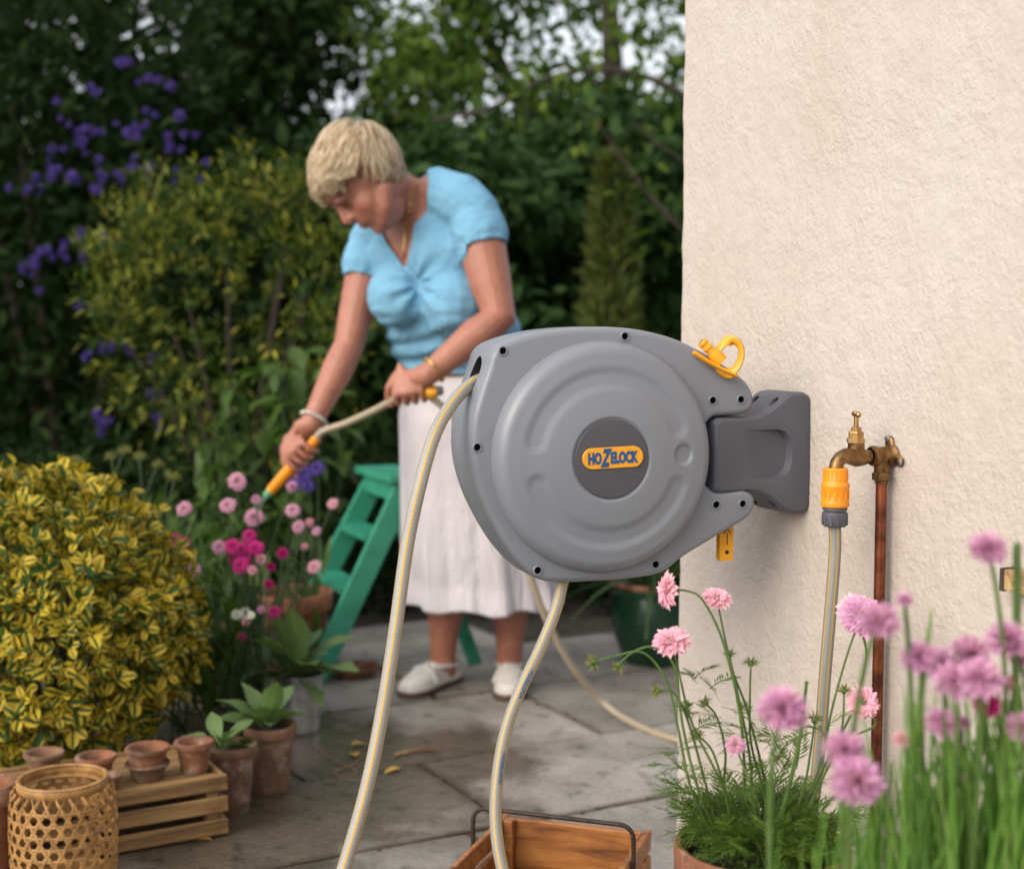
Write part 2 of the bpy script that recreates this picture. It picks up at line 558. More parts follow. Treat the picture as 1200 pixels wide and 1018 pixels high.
def clay_mat(name, c1, c2, bloom, moss):
    m = simple(name, c1, c2, .86, 20, .45, 150, .0018, per_object=.2, lo=.3, hi=.65)
    nt = m.node_tree; b = nt.nodes['Principled BSDF']
    src = b.inputs['Base Color'].links[0].from_socket
    tc = nd(nt, 'ShaderNodeTexCoord').outputs['Object']
    oi = nd(nt, 'ShaderNodeObjectInfo')
    ad = nd(nt, 'ShaderNodeVectorMath'); nt.links.new(tc, ad.inputs[0])
    cx = nd(nt, 'ShaderNodeCombineXYZ'); nt.links.new(math_n(nt, 'MULTIPLY', oi.outputs['Random'], 30), cx.inputs[2]); nt.links.new(cx.outputs[0], ad.inputs[1])
    a = noise_n(nt, ad.outputs[0], 26, 6, .68)
    f = ramp(nt, [(.52, (0, 0, 0)), (.68, (bloom,) * 3)], a.outputs['Fac'])
    c = mix_n(nt, f.outputs['Color'], src, (.50, .40, .33))
    a2 = noise_n(nt, ad.outputs[0], 11, 5, .65)
    f2 = ramp(nt, [(.50, (0, 0, 0)), (.66, (moss,) * 3)], a2.outputs['Fac'])
    nt.links.new(mix_n(nt, f2.outputs['Color'], c, (.055, .05, .025)), b.inputs['Base Color'])
    return m
M_TERR = clay_mat('terracotta', (.29, .11, .05), (.16, .065, .036), .5, .7)
M_TERRB = clay_mat('weathered_clay', (.215, .105, .058), (.10, .058, .036), .5, .9)
M_GLAZE = simple('green_glaze', (.014, .06, .030), (.008, .035, .02), .22, 9, .12, 60, .002)
M_GREEN = simple('green_paint', (.038, .285, .185), (.026, .21, .135), .42, 14, .25, 90, .0015, lo=.3, hi=.6)
M_SKIN = simple('skin', (.42, .185, .122), (.35, .145, .095), .5, 22, .12, 250, .0012, sss=.12)
M_CLOTH = simple('blue_cotton', (.185, .405, .575), (.17, .38, .55), .85, 30, .25, 500, .0012, spec=.2)
M_SKIRT = simple('white_linen', (.61, .58, .615), (.56, .53, .57), .85, 14, .3, 260, .0015, spec=.2)
M_SHOE = simple('white_leather', (.74, .72, .68), (.62, .59, .54), .42, 30, .2, 120, .001)
M_SOLE = simple('brown_sole', (.09, .055, .035), None, .7)
M_GOLD = simple('gold', (.85, .58, .22), (.7, .45, .15), .25, 80, metal=1.0)
M_SILV = simple('silver_beads', (.8, .79, .77), (.55, .54, .52), .25, 80, metal=.9)
M_LIP = simple('lips', (.34, .09, .075), None, .45)
M_EYE = simple('eye_lash', (.03, .02, .018), None, .5)

def creases(m, scale, strength, dist):
    nt = m.node_tree; b = nt.nodes['Principled BSDF']
    old = b.inputs['Normal'].links[0].from_socket
    tc = nd(nt, 'ShaderNodeTexCoord').outputs['Object']
    mp = nd(nt, 'ShaderNodeMapping'); mp.inputs['Scale'].default_value = scale
    nt.links.new(tc, mp.inputs['Vector'])
    n = noise_n(nt, mp.outputs[0], 1.0, 4, .6); n.inputs['Distortion'].default_value = .9
    r = ramp(nt, [(.35, (0, 0, 0)), (.5, (1, 1, 1)), (.65, (.1, .1, .1))], n.outputs['Fac'])
    bp_ = nd(nt, 'ShaderNodeBump'); bp_.inputs['Strength'].default_value = strength; bp_.inputs['Distance'].default_value = dist
    nt.links.new(r.outputs['Color'], bp_.inputs['Height']); nt.links.new(old, bp_.inputs['Normal'])
    nt.links.new(bp_.outputs[0], b.inputs['Normal'])
creases(M_CLOTH, (6, 6, 13), .38, .010)
creases(M_SKIRT, (14, 14, 2.2), .5, .010)
def blotch(m):
    nt = m.node_tree; b = nt.nodes['Principled BSDF']
    src = b.inputs['Base Color'].links[0].from_socket
    tc = nd(nt, 'ShaderNodeTexCoord').outputs['Object']
    a = noise_n(nt, tc, 34, 5, .65)
    f = ramp(nt, [(.48, (0, 0, 0)), (.7, (.75, .75, .75))], a.outputs['Fac'])
    c = mix_n(nt, f.outputs['Color'], src, (.38, .125, .085))
    a2 = noise_n(nt, tc, 120, 3)
    f2 = ramp(nt, [(.60, (0, 0, 0)), (.68, (.45, .45, .45))], a2.outputs['Fac'])
    nt.links.new(mix_n(nt, f2.outputs['Color'], c, (.17, .065, .035)), b.inputs['Base Color'])
blotch(M_SKIN)

def hair_mat():
    m, nt, b = new_mat('blond_hair')
    geo = nd(nt, 'ShaderNodeNewGeometry')
    r = ramp(nt, [(0, (.27, .17, .09)), (.3, (.46, .33, .19)), (.65, (.66, .54, .38)), (1, (.54, .43, .30))], geo.outputs['Random Per Island'])
    uv = nd(nt, 'ShaderNodeUVMap')
    mp = nd(nt, 'ShaderNodeMapping')
    mp.inputs['Scale'].default_value = (26, 6, 1)
    nt.links.new(uv.outputs[0], mp.inputs[0])
    n = noise_n(nt, mp.outputs[0], 2.2, 3)
    r2 = ramp(nt, [(.3, (.6, .57, .52)), (.65, (1.1, 1.1, 1.1))], n.outputs['Fac'])
    nt.links.new(mix_n(nt, 1.0, r.outputs['Color'], r2.outputs['Color'], 'MULTIPLY'), b.inputs['Base Color'])
    b.inputs['Roughness'].default_value = .42
    add_bump(nt, b, n.outputs['Fac'], .6, .003)
    return m
M_HAIR = hair_mat()

def wood_mat(name, c1, c2, c3, sc_=(3, 40, 40), rough=.7):
    m, nt, b = new_mat(name)
    tc = nd(nt, 'ShaderNodeTexCoord').outputs['Object']
    oi = nd(nt, 'ShaderNodeObjectInfo')
    mp = nd(nt, 'ShaderNodeMapping')
    mp.inputs['Scale'].default_value = sc_
    nt.links.new(tc, mp.inputs['Vector'])
    ad = nd(nt, 'ShaderNodeVectorMath')
    nt.links.new(mp.outputs[0], ad.inputs[0])
    cx = nd(nt, 'ShaderNodeCombineXYZ')
    nt.links.new(math_n(nt, 'MULTIPLY', oi.outputs['Random'], 50), cx.inputs[0])
    nt.links.new(cx.outputs[0], ad.inputs[1])
    a = noise_n(nt, ad.outputs[0], 1.6, 6, .6)
    a.inputs['Distortion'].default_value = .8
    r = ramp(nt, [(.28, c3), (.5, c2), (.7, c1)], a.outputs['Fac'])
    st = noise_n(nt, tc, 9, 4)
    s2 = ramp(nt, [(.3, (.38, .33, .3)), (.5, (1, 1, 1))], st.outputs['Fac'])
    nt.links.new(mix_n(nt, .75, r.outputs['Color'], s2.outputs['Color'], 'MULTIPLY'), b.inputs['Base Color'])
    b.inputs['Roughness'].default_value = rough
    add_bump(nt, b, a.outputs['Fac'], .5, .002)
    return m
M_CRATE = wood_mat('pale_crate_wood', (.37, .225, .09), (.25, .14, .052), (.09, .05, .022), (3, 45, 45))
M_TRUG = wood_mat('stained_wood', (.46, .20, .055), (.30, .115, .03), (.10, .035, .012), (3, 30, 30), .5)
M_CANE = simple('cane', (.42, .225, .07), (.20, .10, .03), .5, 40, .3, 220, .001, lo=.3, hi=.65)
M_BARK = simple('bark', (.085, .06, .045), (.03, .022, .018), .9, 12, .9, 30, .02)
M_BLOCK = wood_mat('tan_block', (.55, .38, .19), (.42, .27, .12), (.16, .085, .04))

def hose_mat(name, body, stripe):
    m, nt, b = new_mat(name)
    uv = nd(nt, 'ShaderNodeUVMap')
    sep = nd(nt, 'ShaderNodeSeparateXYZ')
    nt.links.new(uv.outputs[0], sep.inputs[0])
    u, v = sep.outputs[0], sep.outputs[1]
    k1 = math_n(nt, 'SINE', math_n(nt, 'ADD', math_n(nt, 'MULTIPLY', u, 2 * math.pi * 10), math_n(nt, 'MULTIPLY', v, 1500)))
    k2 = math_n(nt, 'SINE', math_n(nt, 'SUBTRACT', math_n(nt, 'MULTIPLY', u, 2 * math.pi * 10), math_n(nt, 'MULTIPLY', v, 1500)))
    k = math_n(nt, 'MAXIMUM', k1, k2)
    br = ramp(nt, [(.2, tuple(x * .58 for x in body)), (.8, body)], k)
    w = math_n(nt, 'ABSOLUTE', math_n(nt, 'SUBTRACT', math_n(nt, 'FRACT', math_n(nt, 'MULTIPLY', u, 5)), .5))
    sf = ramp(nt, [(.085, (1, 1, 1)), (.12, (0, 0, 0))], w)
    nt.links.new(mix_n(nt, sf.outputs['Color'], br.outputs['Color'], stripe), b.inputs['Base Color'])
    b.inputs['Roughness'].default_value = .22
    b.inputs['Specular IOR Level'].default_value = .6
    add_bump(nt, b, k, .25, .0008)
    return m
M_HOSE = hose_mat('braided_hose', (.36, .35, .32), (.58, .34, .025))
M_HOSE_SHADE = hose_mat('shaded_grey_hose', (.27, .27, .255), (.50, .32, .05))  # darker hose copy: grey tone with shadow mixed into the colour

L_EUON = leaf_mat('variegated_leaf', [(.03, .07, .012), (.06, .10, .016), (.02, .055, .012)], .22, .45, ((.62, .44, .045), (.46, .35, .035)), .38, spec=.2)
L_ELAE = leaf_mat('golden_shrub_leaf', [(.022, .050, .009), (.05, .085, .013), (.13, .145, .022)], .2, .5, ((.46, .42, .06), (.08, .12, .02)), .62, spec=.15)
L_DARK = leaf_mat('dark_shaded_leaf', [(.008, .020, .006), (.014, .030, .008), (.024, .042, .011)], .2, .75, spec=.08)  # dark leaves, with the shade under the canopy put into their colour
L_BACK = leaf_mat('garden_leaf', [(.022, .055, .010), (.055, .11, .016), (.12, .17, .028), (.034, .07, .016)], .35, .7, spec=.12)
L_FRESH = leaf_mat('fresh_leaf', [(.05, .105, .016), (.08, .14, .022), (.035, .075, .016)], .35, .5)
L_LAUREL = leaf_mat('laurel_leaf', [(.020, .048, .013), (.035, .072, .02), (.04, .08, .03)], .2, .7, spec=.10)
L_CONIF = leaf_mat('conifer_leaf', [(.07, .10, .018), (.11, .14, .024), (.05, .08, .02)], .15, .7)
L_PRIM = leaf_mat('primula_leaf', [(.10, .17, .05), (.13, .20, .07), (.075, .14, .055)], .25, .55)
L_SCAB = leaf_mat('scabious_leaf', [(.10, .18, .035), (.15, .235, .05), (.07, .135, .03)], .4, .5)
L_CHIVE = leaf_mat('chive_leaf', [(.19, .39, .07), (.30, .50, .11), (.12, .28, .05), (.38, .54, .17)], .5, .4)
L_STRAP = leaf_mat('strap_leaf', [(.03, .07, .012), (.05, .10, .02)], .25, .4)
L_YELL = simple('dry_leaf', (.50, .34, .04), (.36, .20, .03), .6, 40)
S_STEM = simple('stem_green', (.10, .17, .035), (.06, .11, .025), .5, 30)
S_DSTEM = simple('stem_dark', (.04, .075, .02), (.025, .05, .015), .6, 30)
def petal_mat(name, stops, trans=.3):
    return leaf_mat(name, stops, trans, .6, spec=.15)
F_PINK = petal_mat('pink_petal', [(.82, .44, .60), (.88, .56, .69), (.74, .34, .54)])
F_LILAC = petal_mat('lilac_petal', [(.66, .34, .60), (.74, .45, .68), (.56, .25, .52)])
F_MAG = petal_mat('magenta_petal', [(.55, .025, .22), (.66, .06, .32), (.42, .015, .18)])
F_PALE = petal_mat('pale_pink_petal', [(.64, .32, .50), (.72, .44, .58), (.50, .22, .40)])
F_VIOL = petal_mat('violet_petal', [(.085, .05, .30), (.13, .085, .38), (.06, .035, .22)])
F_WHITE = petal_mat('white_petal', [(.78, .78, .74), (.70, .70, .66)])
F_SEED = petal_mat('seed_head', [(.17, .20, .05), (.24, .25, .08), (.12, .13, .05)], .2)

# ------------------------------------------------------------------ ground, paving
mb = MB()
n = 40
vs, fs = [], []
ys = [-3 + 0.35 * i for i in range(60)] + [22, 40, 120]
xs = [-80, -30, -15] + [-8 + .4 * i for i in range(41)] + [15, 30, 80]
for y in ys:
    for x in xs:
        bed = 1.0 if (y > 4.75 or x < -1.35 - .0 * y) else 0.0
        z = -0.03 + bed * (.045 * noise.noise((x * 1.3, y * 1.3, 0)) + .04)
        vs.append((x, y, z))
for i in range(len(ys) - 1):
    for j in range(len(xs) - 1):
        a = i * len(xs) + j
        fs.append((a, a + 1, a + 1 + len(xs), a + len(xs)))
mb.add(vs, fs)
tag(obj('ground', mb, M_SOIL), 'dark garden soil of the beds around the paving', None, None, 'structure')

paving = thing('paving', 'grey stone flag paving of the garden path', 'paving', (0, 0, 0))
del paving['category']
paving['kind'] = 'structure'
PA = R(28)
pd, pn = Vector((math.cos(PA), math.sin(PA), 0)), Vector((-math.sin(PA), math.cos(PA), 0))
p0 = Vector((-0.1, 2.74, 0))
row = -1.9
rowsz = [.48, .5, .47, .48, .445, .50, .48, .46, .47, .46, .46]
rows = []
v0 = -1.93
for hgt in rowsz:
    rows.append((v0, v0 + hgt))
    v0 += hgt
# line rows so that joints run along the two long joints seen in the photograph
shift = 0.0
edges = [r_[0] for r_ in rows] + [rows[-1][1]]
k0 = min(range(len(edges)), key=lambda i: abs(edges[i]))
rows = [(a - edges[k0], b - edges[k0]) for a, b in rows]
stone_i = 0
grit = []
for ri, (a, b) in enumerate(rows):
    u = -3.2 - random.random() * .4
    joints = []
    if abs(a) < 1e-6: joints = [(-.135 - p0.x) * pd.x + (3.04 - p0.y) * pd.y]
    if ri == k0 + 1: joints = [(.2 - p0.x) * pd.x + (3.47 - p0.y) * pd.y]
    while u < 3.4:
        wlen = random.uniform(.5, .88)
        for J in joints:
            if u < J - .3 and u + wlen > J - .3: wlen = J - u
        c = p0 + pd * (u + wlen / 2) + pn * ((a + b) / 2)
        u2 = u + wlen
        if -1.5 - .15 * c.y < c.x < 1.6 and .3 < c.y < 4.75 and not ((c - WP).dot(WN) < -.5 and (c - WP).dot(WT) > -.9):
            g = random.uniform(.0015, .005)
            hw, hh = wlen / 2 - g, (b - a) / 2 - g
            zt = random.uniform(-.0025, .0025)
            per = []
            nn = 5
            for k in range(4 * nn):
                s_, t_ = k // nn, (k % nn) / nn
                q = [(-1 + 2 * t_, -1), (1, -1 + 2 * t_), (1 - 2 * t_, 1), (-1, 1 - 2 * t_)][s_]
                jx, jy = random.uniform(-.0045, .0045), random.uniform(-.0045, .0045)
                cr = .985 if k % nn == 0 else 1
                per.append(Vector((q[0] * hw * cr + jx, q[1] * hh * cr + jy, 0)))
            mb = MB()
            N = len(per)
            if c.y < 4.3 and -1 < c.x < .9:
                for k in range(26):
                    q = random.choice(per)
                    a_ = q.lerp(per[(per.index(q) + 1) % N], random.random())
                    grit.append(c + Matrix.Rotation(PA, 3, 'Z') @ (a_ * random.uniform(.97, 1.015)))
            vs = [p * 1.0 + Vector((0, 0, -.05)) for p in per] + [p + Vector((0, 0, -.0035 + zt)) for p in per]
            ins = [Vector((p.x - .0035 * (1 if p.x > 0 else -1), p.y - .0035 * (1 if p.y > 0 else -1), zt + random.uniform(-.0008, .0008))) for p in per]
            vs += ins
            fs = [(i, (i + 1) % N, N + (i + 1) % N, N + i) for i in range(N)] + [(N + i, N + (i + 1) % N, 2 * N + (i + 1) % N, 2 * N + i) for i in range(N)]
            fs.append(tuple(range(2 * N, 3 * N)))
            mb.add(vs, fs)
            rot = Matrix.Rotation(PA + random.uniform(-.006, .006), 4, 'Z')
            obj('flagstone', mb, M_STONE, paving, Matrix.Translation(c) @ rot, angle=30)
        u = u2

mb = MB()
for p in grit:
    r_ = random.choice((.0012, .002, .002, .0035, .005))
    mb.ball((p.x + random.gauss(0, .004), p.y + random.gauss(0, .004), r_ * .2), (r_ * random.uniform(.7, 1.8), r_ * random.uniform(.7, 1.5), r_ * .55), Matrix.Rotation(random.uniform(0, 6), 4, 'Z'), 6, 4)
tag(obj('grit', mb, simple('grit', (.10, .085, .06), (.035, .035, .018), .95, 60, .5, 200, .004), paving), kind='stuff')
mb = MB()
q = [p0 + pd * a - pn * 0 + pn * b for a, b in ((-3, -1.9), (3, -1.9), (3, 2.25), (-3, 2.25))]
mb.add([(v.x, v.y, -.0085) for v in q] + [(v.x, v.y, -.06) for v in q], [(0, 1, 2, 3), (4, 7, 6, 5), (0, 4, 5, 1), (1, 5, 6, 2), (2, 6, 7, 3), (3, 7, 4, 0)])
obj('joint_fill', mb, simple('joint_dirt', (.075, .062, .048), (.03, .026, .02), .95, 26, .8, 120, .006), paving)

# ------------------------------------------------------------------ house wall
def wall_block():
    c = WP - WT * 0.385                     # far corner
    inn = -WN
    nr = 5
    bev = .016
    h0, h1 = -.1, 4.2
    prof = [c + WT * 3.2]
    # rounded corner
    for i in range(nr + 1):
        th = math.pi / 2 * i / nr
        prof.append(c + WT * bev + inn * bev + (WN * math.cos(th) - WT * math.sin(th)) * bev)
    prof.append(c + inn * 3.0)
    prof.append(c + inn * 3.0 + WT * 3.2)
    m_ = MB()
    N = len(prof)
    vs, fs, NL = [], [], 170
    for k in range(NL + 1):
        z = h0 + (h1 - h0) * k / NL
        dx = .0022 * noise.noise((z * 9, 1.3, 0)) + .0012 * noise.noise((z * 31, 4.1, 0))
        for i, p in enumerate(prof):
            q = p + (WN * dx - WT * dx * 1.3 if 1 <= i <= nr + 1 else Vector((0, 0, 0)))
            vs.append((q.x, q.y, z))
    fs = [(k * N + (i + 1) % N, k * N + i, (k + 1) * N + i, (k + 1) * N + (i + 1) % N) for k in range(NL) for i in range(N)] + [tuple(range(NL * N, NL * N + N))]
    m_.add(vs, fs)
    return m_
house_wall = obj('house_wall', wall_block(), M_WALL, angle=30)
tag(house_wall, 'cream house wall with rough trowelled plaster finish', 'wall')

# ------------------------------------------------------------------ hose reel
RU, RW = Vector((math.cos(R(18)), math.sin(R(18)), 0)), Vector((math.sin(R(18)), -math.cos(R(18)), 0))
RC = P(709, 536, 2.07)
RM = frame_m(RC, RU, Vector((0, 0, 1)), RW)
reel = thing('hose_reel', 'grey plastic wall mounted hose reel with round drum cover and dark hub', 'hose reel', M=RM)
def RL(px, py, w0):
    d = ray(px, py)
    pl = RC + RW * w0
    q = CO + d * ((pl - CO).dot(RW) / d.dot(RW)) - RC
    return (q.dot(RU), q.z)
sil = [(552, 428, -.10), (560, 411, -.09), (583, 399, -.06), (630, 388, -.03), (685, 383, -.03), (738, 385, -.03), (785, 396, -.03), (825, 415, -.03), (853, 433, -.03),
       (870, 447, -.03), (878, 462, -.03), (876, 478, -.03), (864, 485, -.03), (845, 487, -.03), (829, 490, -.03), (818, 508, -.03), (816, 530, -.03), (818, 555, -.03), (829, 572, -.03), (848, 573, -.03),
       (866, 572, -.03), (879, 580, -.03), (879, 594, -.03), (868, 608, -.03), (836, 627, -.03), (797, 651, -.03), (768, 668, -.04), (728, 674, -.05), (684, 677, -.05), (645, 678, -.05), (618, 672, -.06),
       (590, 649, -.08), (563, 614, -.10), (543, 572, -.10), (533, 530, -.10), (534, 490, -.10), (543, 455, -.10)]
outl = catmull([Vector((*RL(*s_), 0)) for s_ in sil], 5, True)
def inset_loop(loop, d):
    if d == 0: return loop
    N = len(loop)
    out = []
    for i in range(N):
        t = (loop[(i + 2) % N] - loop[(i - 2) % N]).normalized()
        nrm = Vector((t.y, -t.x, 0))        # outline runs clockwise
        out.append(loop[i] + nrm * d)
    return out
area = sum(outl[i].x * outl[(i + 1) % len(outl)].y - outl[(i + 1) % len(outl)].x * outl[i].y for i in range(len(outl)))
sgn = 1 if area < 0 else -1
mb = MB()
N = len(outl)
prof = [(.0105, -.0115), (.0072, -.0121), (.0042, -.0140), (.0018, -.0175), (.0004, -.022), (0, -.028), (0, -.10), (.002, -.125), (.007, -.142), (.016, -.15)]
vs = []
for ins, w in prof:
    vs += [(p.x, p.y, w) for p in inset_loop(outl, ins * sgn)]
fs = []
for k in range(len(prof) - 1):
    for i in range(N):
        fs.append((k * N + i, k * N + (i + 1) % N, (k + 1) * N + (i + 1) % N, (k + 1) * N + i))
fs.append(tuple(range(N - 1, -1, -1)))
fs.append(tuple((len(prof) - 1) * N + i for i in range(N)))
mb.add(vs, fs)
casing = mb.mesh('casing', [M_REEL, M_HOLE], True, None)
bm = bmesh.new(); bm.from_mesh(casing)
bmesh.ops.triangulate(bm, faces=[f for f in bm.faces if len(f.verts) > 4])
bmesh.ops.recalc_face_normals(bm, faces=bm.faces)
bm.to_mesh(casing); bm.free()
# screw holes and the hose slot are cut out of the casing
holes = [(589, 411, -.012), (732, 394, -.012), (559, 524, -.012), (630, 668, -.012), (768, 661, -.012), (835, 469, -.012), (868, 468, -.012), (839, 591, -.012), (870, 590, -.012)]
cut = MB()
hole_at = []
for h_ in holes:
    u, v = RL(*h_)
    hole_at.append((u, v))
    cut.lathe([(.0001, -.05), (.0052, -.05), (.0052, .02), (.0001, .02)], Matrix.Translation((u, v, 0)), 18)
slot = RL(553, 441, -.075)
cut.tube([(slot[0] - .03, slot[1] + .006, -.066), (slot[0] + .022, slot[1] + .002, -.066)], [(.027, .021), (.027, .021)], 20, 'flat', ref=(0, 1, 0))
cutme = cut.mesh('cut', [M_HOLE], False)
bm = bmesh.new(); bm.from_mesh(cutme); bmesh.ops.recalc_face_normals(bm, faces=bm.faces); bm.to_mesh(cutme); bm.free()
casing2 = modded(casing, [('BOOLEAN', dict(cutter=cutme, operation='DIFFERENCE', solver='EXACT'))])
casing2.polygons.foreach_set('use_smooth', [True] * len(casing2.polygons))
casing2.set_sharp_from_angle(angle=R(38))
obj('casing', casing2, [], reel, Matrix())
for u, v in hole_at:
    s_ = MB()
    s_.lathe([(.0053, -.0125), (.0068, -.0118), (.0078, -.0108), (.0068, -.0098), (.0054, -.0098), (.0052, -.0125)], Matrix.Translation((u, v, 0)), 18)
    obj('screw_rim', s_, M_REEL, reel, Matrix())
    s_ = MB()
    s_.lathe([(.0001, -.034), (.0042, -.034), (.0042, -.040)], Matrix.Translation((u, v, 0)), 12)
    obj('screw', s_, M_STEEL, reel, Matrix())

# drum cover: a polar height field with the two kidney grooves and the round dimple
def sst(a, b, x):
    t = max(0.0, min(1.0, (x - a) / (b - a)))
    return t * t * (3 - 2 * t)
RD = .172
def cover_h(r, th):
    e = (RD - r)
    z = -.020 + .034 * (1 - max(0, 1 - e / .022) ** 2) ** .5 if e < .022 else .014
    z += .012 * sst(.16, .05, r) + .0015 * sst(.155, .135, r)
    d = math.degrees(th) % 360
    def groove(a0, a1, r0, r1, dep):
        m, hw = (r0 + r1) / 2, (r1 - r0) / 2
        if a0 <= d <= a1: dist = abs(r - m)
        else:
            ae = a0 if min((d - a0) % 360, (a0 - d) % 360) < min((d - a1) % 360, (a1 - d) % 360) else a1
            ex, ey = m * math.cos(R(ae)), m * math.sin(R(ae))
            dist = math.hypot(r * math.cos(th) - ex, r * math.sin(th) - ey)
        return dep * sst(hw + .002, hw - .012, dist)
    z -= groove(22, 166, .098, .134, .0030)
    z -= groove(198, 338, .098, .134, .0030)
    dd = math.hypot(r * math.cos(th) - .117, r * math.sin(th) - .003)
    z -= .004 * sst(.0165, .0125, dd)
    z -= .003 * sst(.0615, .0585, r)
    return z
mb = MB()
NR, NT = 92, 288
rr_ = [.0001 + (RD) * (i / NR) for i in range(NR)] + [RD + .0004]
vs = [(r * math.cos(2 * math.pi * j / NT), r * math.sin(2 * math.pi * j / NT), cover_h(r, 2 * math.pi * j / NT) if r < RD else -.021) for r in rr_ for j in range(NT)]
fs = [(i * NT + j, (i + 1) * NT + j, (i + 1) * NT + (j + 1) % NT, i * NT + (j + 1) % NT) for i in range(NR) for j in range(NT)]
mb.add(vs, fs)
obj('drum_cover', mb, M_REEL, reel, Matrix(), angle=60)
HZ = cover_h(.04, 0)
mb = MB()
mb.lathe([(.0572, HZ - .004), (.0572, HZ + .0015), (.0560, HZ + .003), (.03, HZ + .0045), (.0001, HZ + .005)], None, 72)
hub = obj('hub', mb, M_HUB, reel, Matrix())
mb = MB()
pl, hh = .0315, .0155
BC = Vector((.0005, .0025, HZ + .0052))
ring = []
for k in range(24):
    th = math.pi * 2 * k / 24
    ring.append((math.copysign(pl, math.cos(th)) + hh * math.cos(th), hh * math.sin(th)))
TILT = Matrix.Translation(BC) @ Matrix.Rotation(R(1.2), 4, 'Z')
vs = [TILT @ Vector((x, y, -.003)) for x, y in ring] + [TILT @ Vector((x, y, .0008)) for x, y in ring] + [TILT @ Vector((x * .985, y * .96, .0014)) for x, y in ring]
mb.add(vs, [(i, (i + 1) % 24, 24 + (i + 1) % 24, 24 + i) for i in range(24)] + [(24 + i, 24 + (i + 1) % 24, 48 + (i + 1) % 24, 48 + i) for i in range(24)] + [tuple(range(48, 72))])
badge = obj('badge', mb, M_YEL, hub, Matrix(), angle=30)
def text_mesh(txt, size, offset=.0, extrude=.0006, spacing=1.0):
    cu = bpy.data.curves.new('txt', 'FONT')
    cu.body = txt
    cu.size = size
    cu.offset = offset
    cu.extrude = extrude
    cu.space_character = spacing
    cu.resolution_u = 4
    t = bpy.data.objects.new('txt', cu)
    COL.objects.link(t)
    dg = bpy.context.evaluated_depsgraph_get()
    me = bpy.data.meshes.new_from_object(t.evaluated_get(dg))
    bpy.data.objects.remove(t)
    return me
def text_bounds(me):
    a = np.empty(len(me.vertices) * 3, dtype=np.float32)
    me.vertices.foreach_get('co', a)
    a = a.reshape(-1, 3)
    return a.min(0), a.max(0)
x = 0.0
bm = bmesh.new()
CAPH = .0178
for txt, hgt, wid, dy, shear in (('HO', CAPH, .0205, 0, 0), ('Z', CAPH * 1.5, .0135, -.0042, .18), ('ELOCK', CAPH, .0425, 0, 0)):
    me = text_mesh(txt, .02, .0011)
    lo_, hi_ = text_bounds(me)
    sx, sy = wid / (hi_[0] - lo_[0]), hgt / (hi_[1] - lo_[1])
    for v_ in me.vertices:
        yy = (v_.co.y - lo_[1]) * sy
        v_.co = ((v_.co.x - lo_[0]) * sx + x + shear * (yy - hgt / 2), yy + dy, v_.co.z)
    x += wid + .0004
    bm.from_mesh(me)
me = bpy.data.meshes.new('lettering')
for v_ in bm.verts:
    v_.co = TILT @ Vector((v_.co.x - x / 2, v_.co.y - CAPH / 2, v_.co.z + .0016))
bm.to_mesh(me); bm.free()
me.materials.clear(); me.materials.append(M_BLUE)
obj('lettering', me, [], badge, Matrix())
# pale seam round the hub
mb = MB(); mb.tube([(.0586 * math.cos(2 * math.pi * k / 64), .0586 * math.sin(2 * math.pi * k / 64), HZ - .0006) for k in range(65)], .0009, 6, None)
obj('hub_seam', mb, M_REEL, hub, Matrix())
# lock lever hanging under the lower arm
Lu, Lv = RL(848, 636, -.05)
mb = MB()
lv = [(-.0115, .03), (.0115, .03), (.0115, -.024), (.009, -.0265), (-.009, -.0265), (-.0115, -.024)]
vs = [(Lu + a, Lv + b, w) for w in (-.052, -.040) for a, b in lv]
mb.add(vs, [(0, 1, 2, 3, 4, 5), (11, 10, 9, 8, 7, 6)] + [(i, 6 + i, 6 + (i + 1) % 6, (i + 1) % 6) for i in range(6)])
me = mb.mesh('lock_lever', [M_YEL, M_HOLE], True, 30)
bm = bmesh.new(); bm.from_mesh(me); bmesh.ops.recalc_face_normals(bm, faces=bm.faces); bm.to_mesh(me); bm.free()
lever = obj('lock_lever', me, [], reel, Matrix())
mb = MB()
mb.lathe([(.0001, -.0392), (.0030, -.0392), (.0034, -.0402)], Matrix.Translation((Lu + .001, Lv - .013, 0)), 14)
mb.box((.0012, .018, .0006), Matrix.Translation((Lu + .001, Lv + .008, -.0396)))
for s_ in (-1, 1):
    mb.box((.0012, .010, .0006), Matrix.Translation((Lu + .001 + s_ * .003, Lv + .020, -.0396)) @ Matrix.Rotation(s_ * .7, 4, 'Z'))
obj('hole', mb, M_HOLE, lever, Matrix())

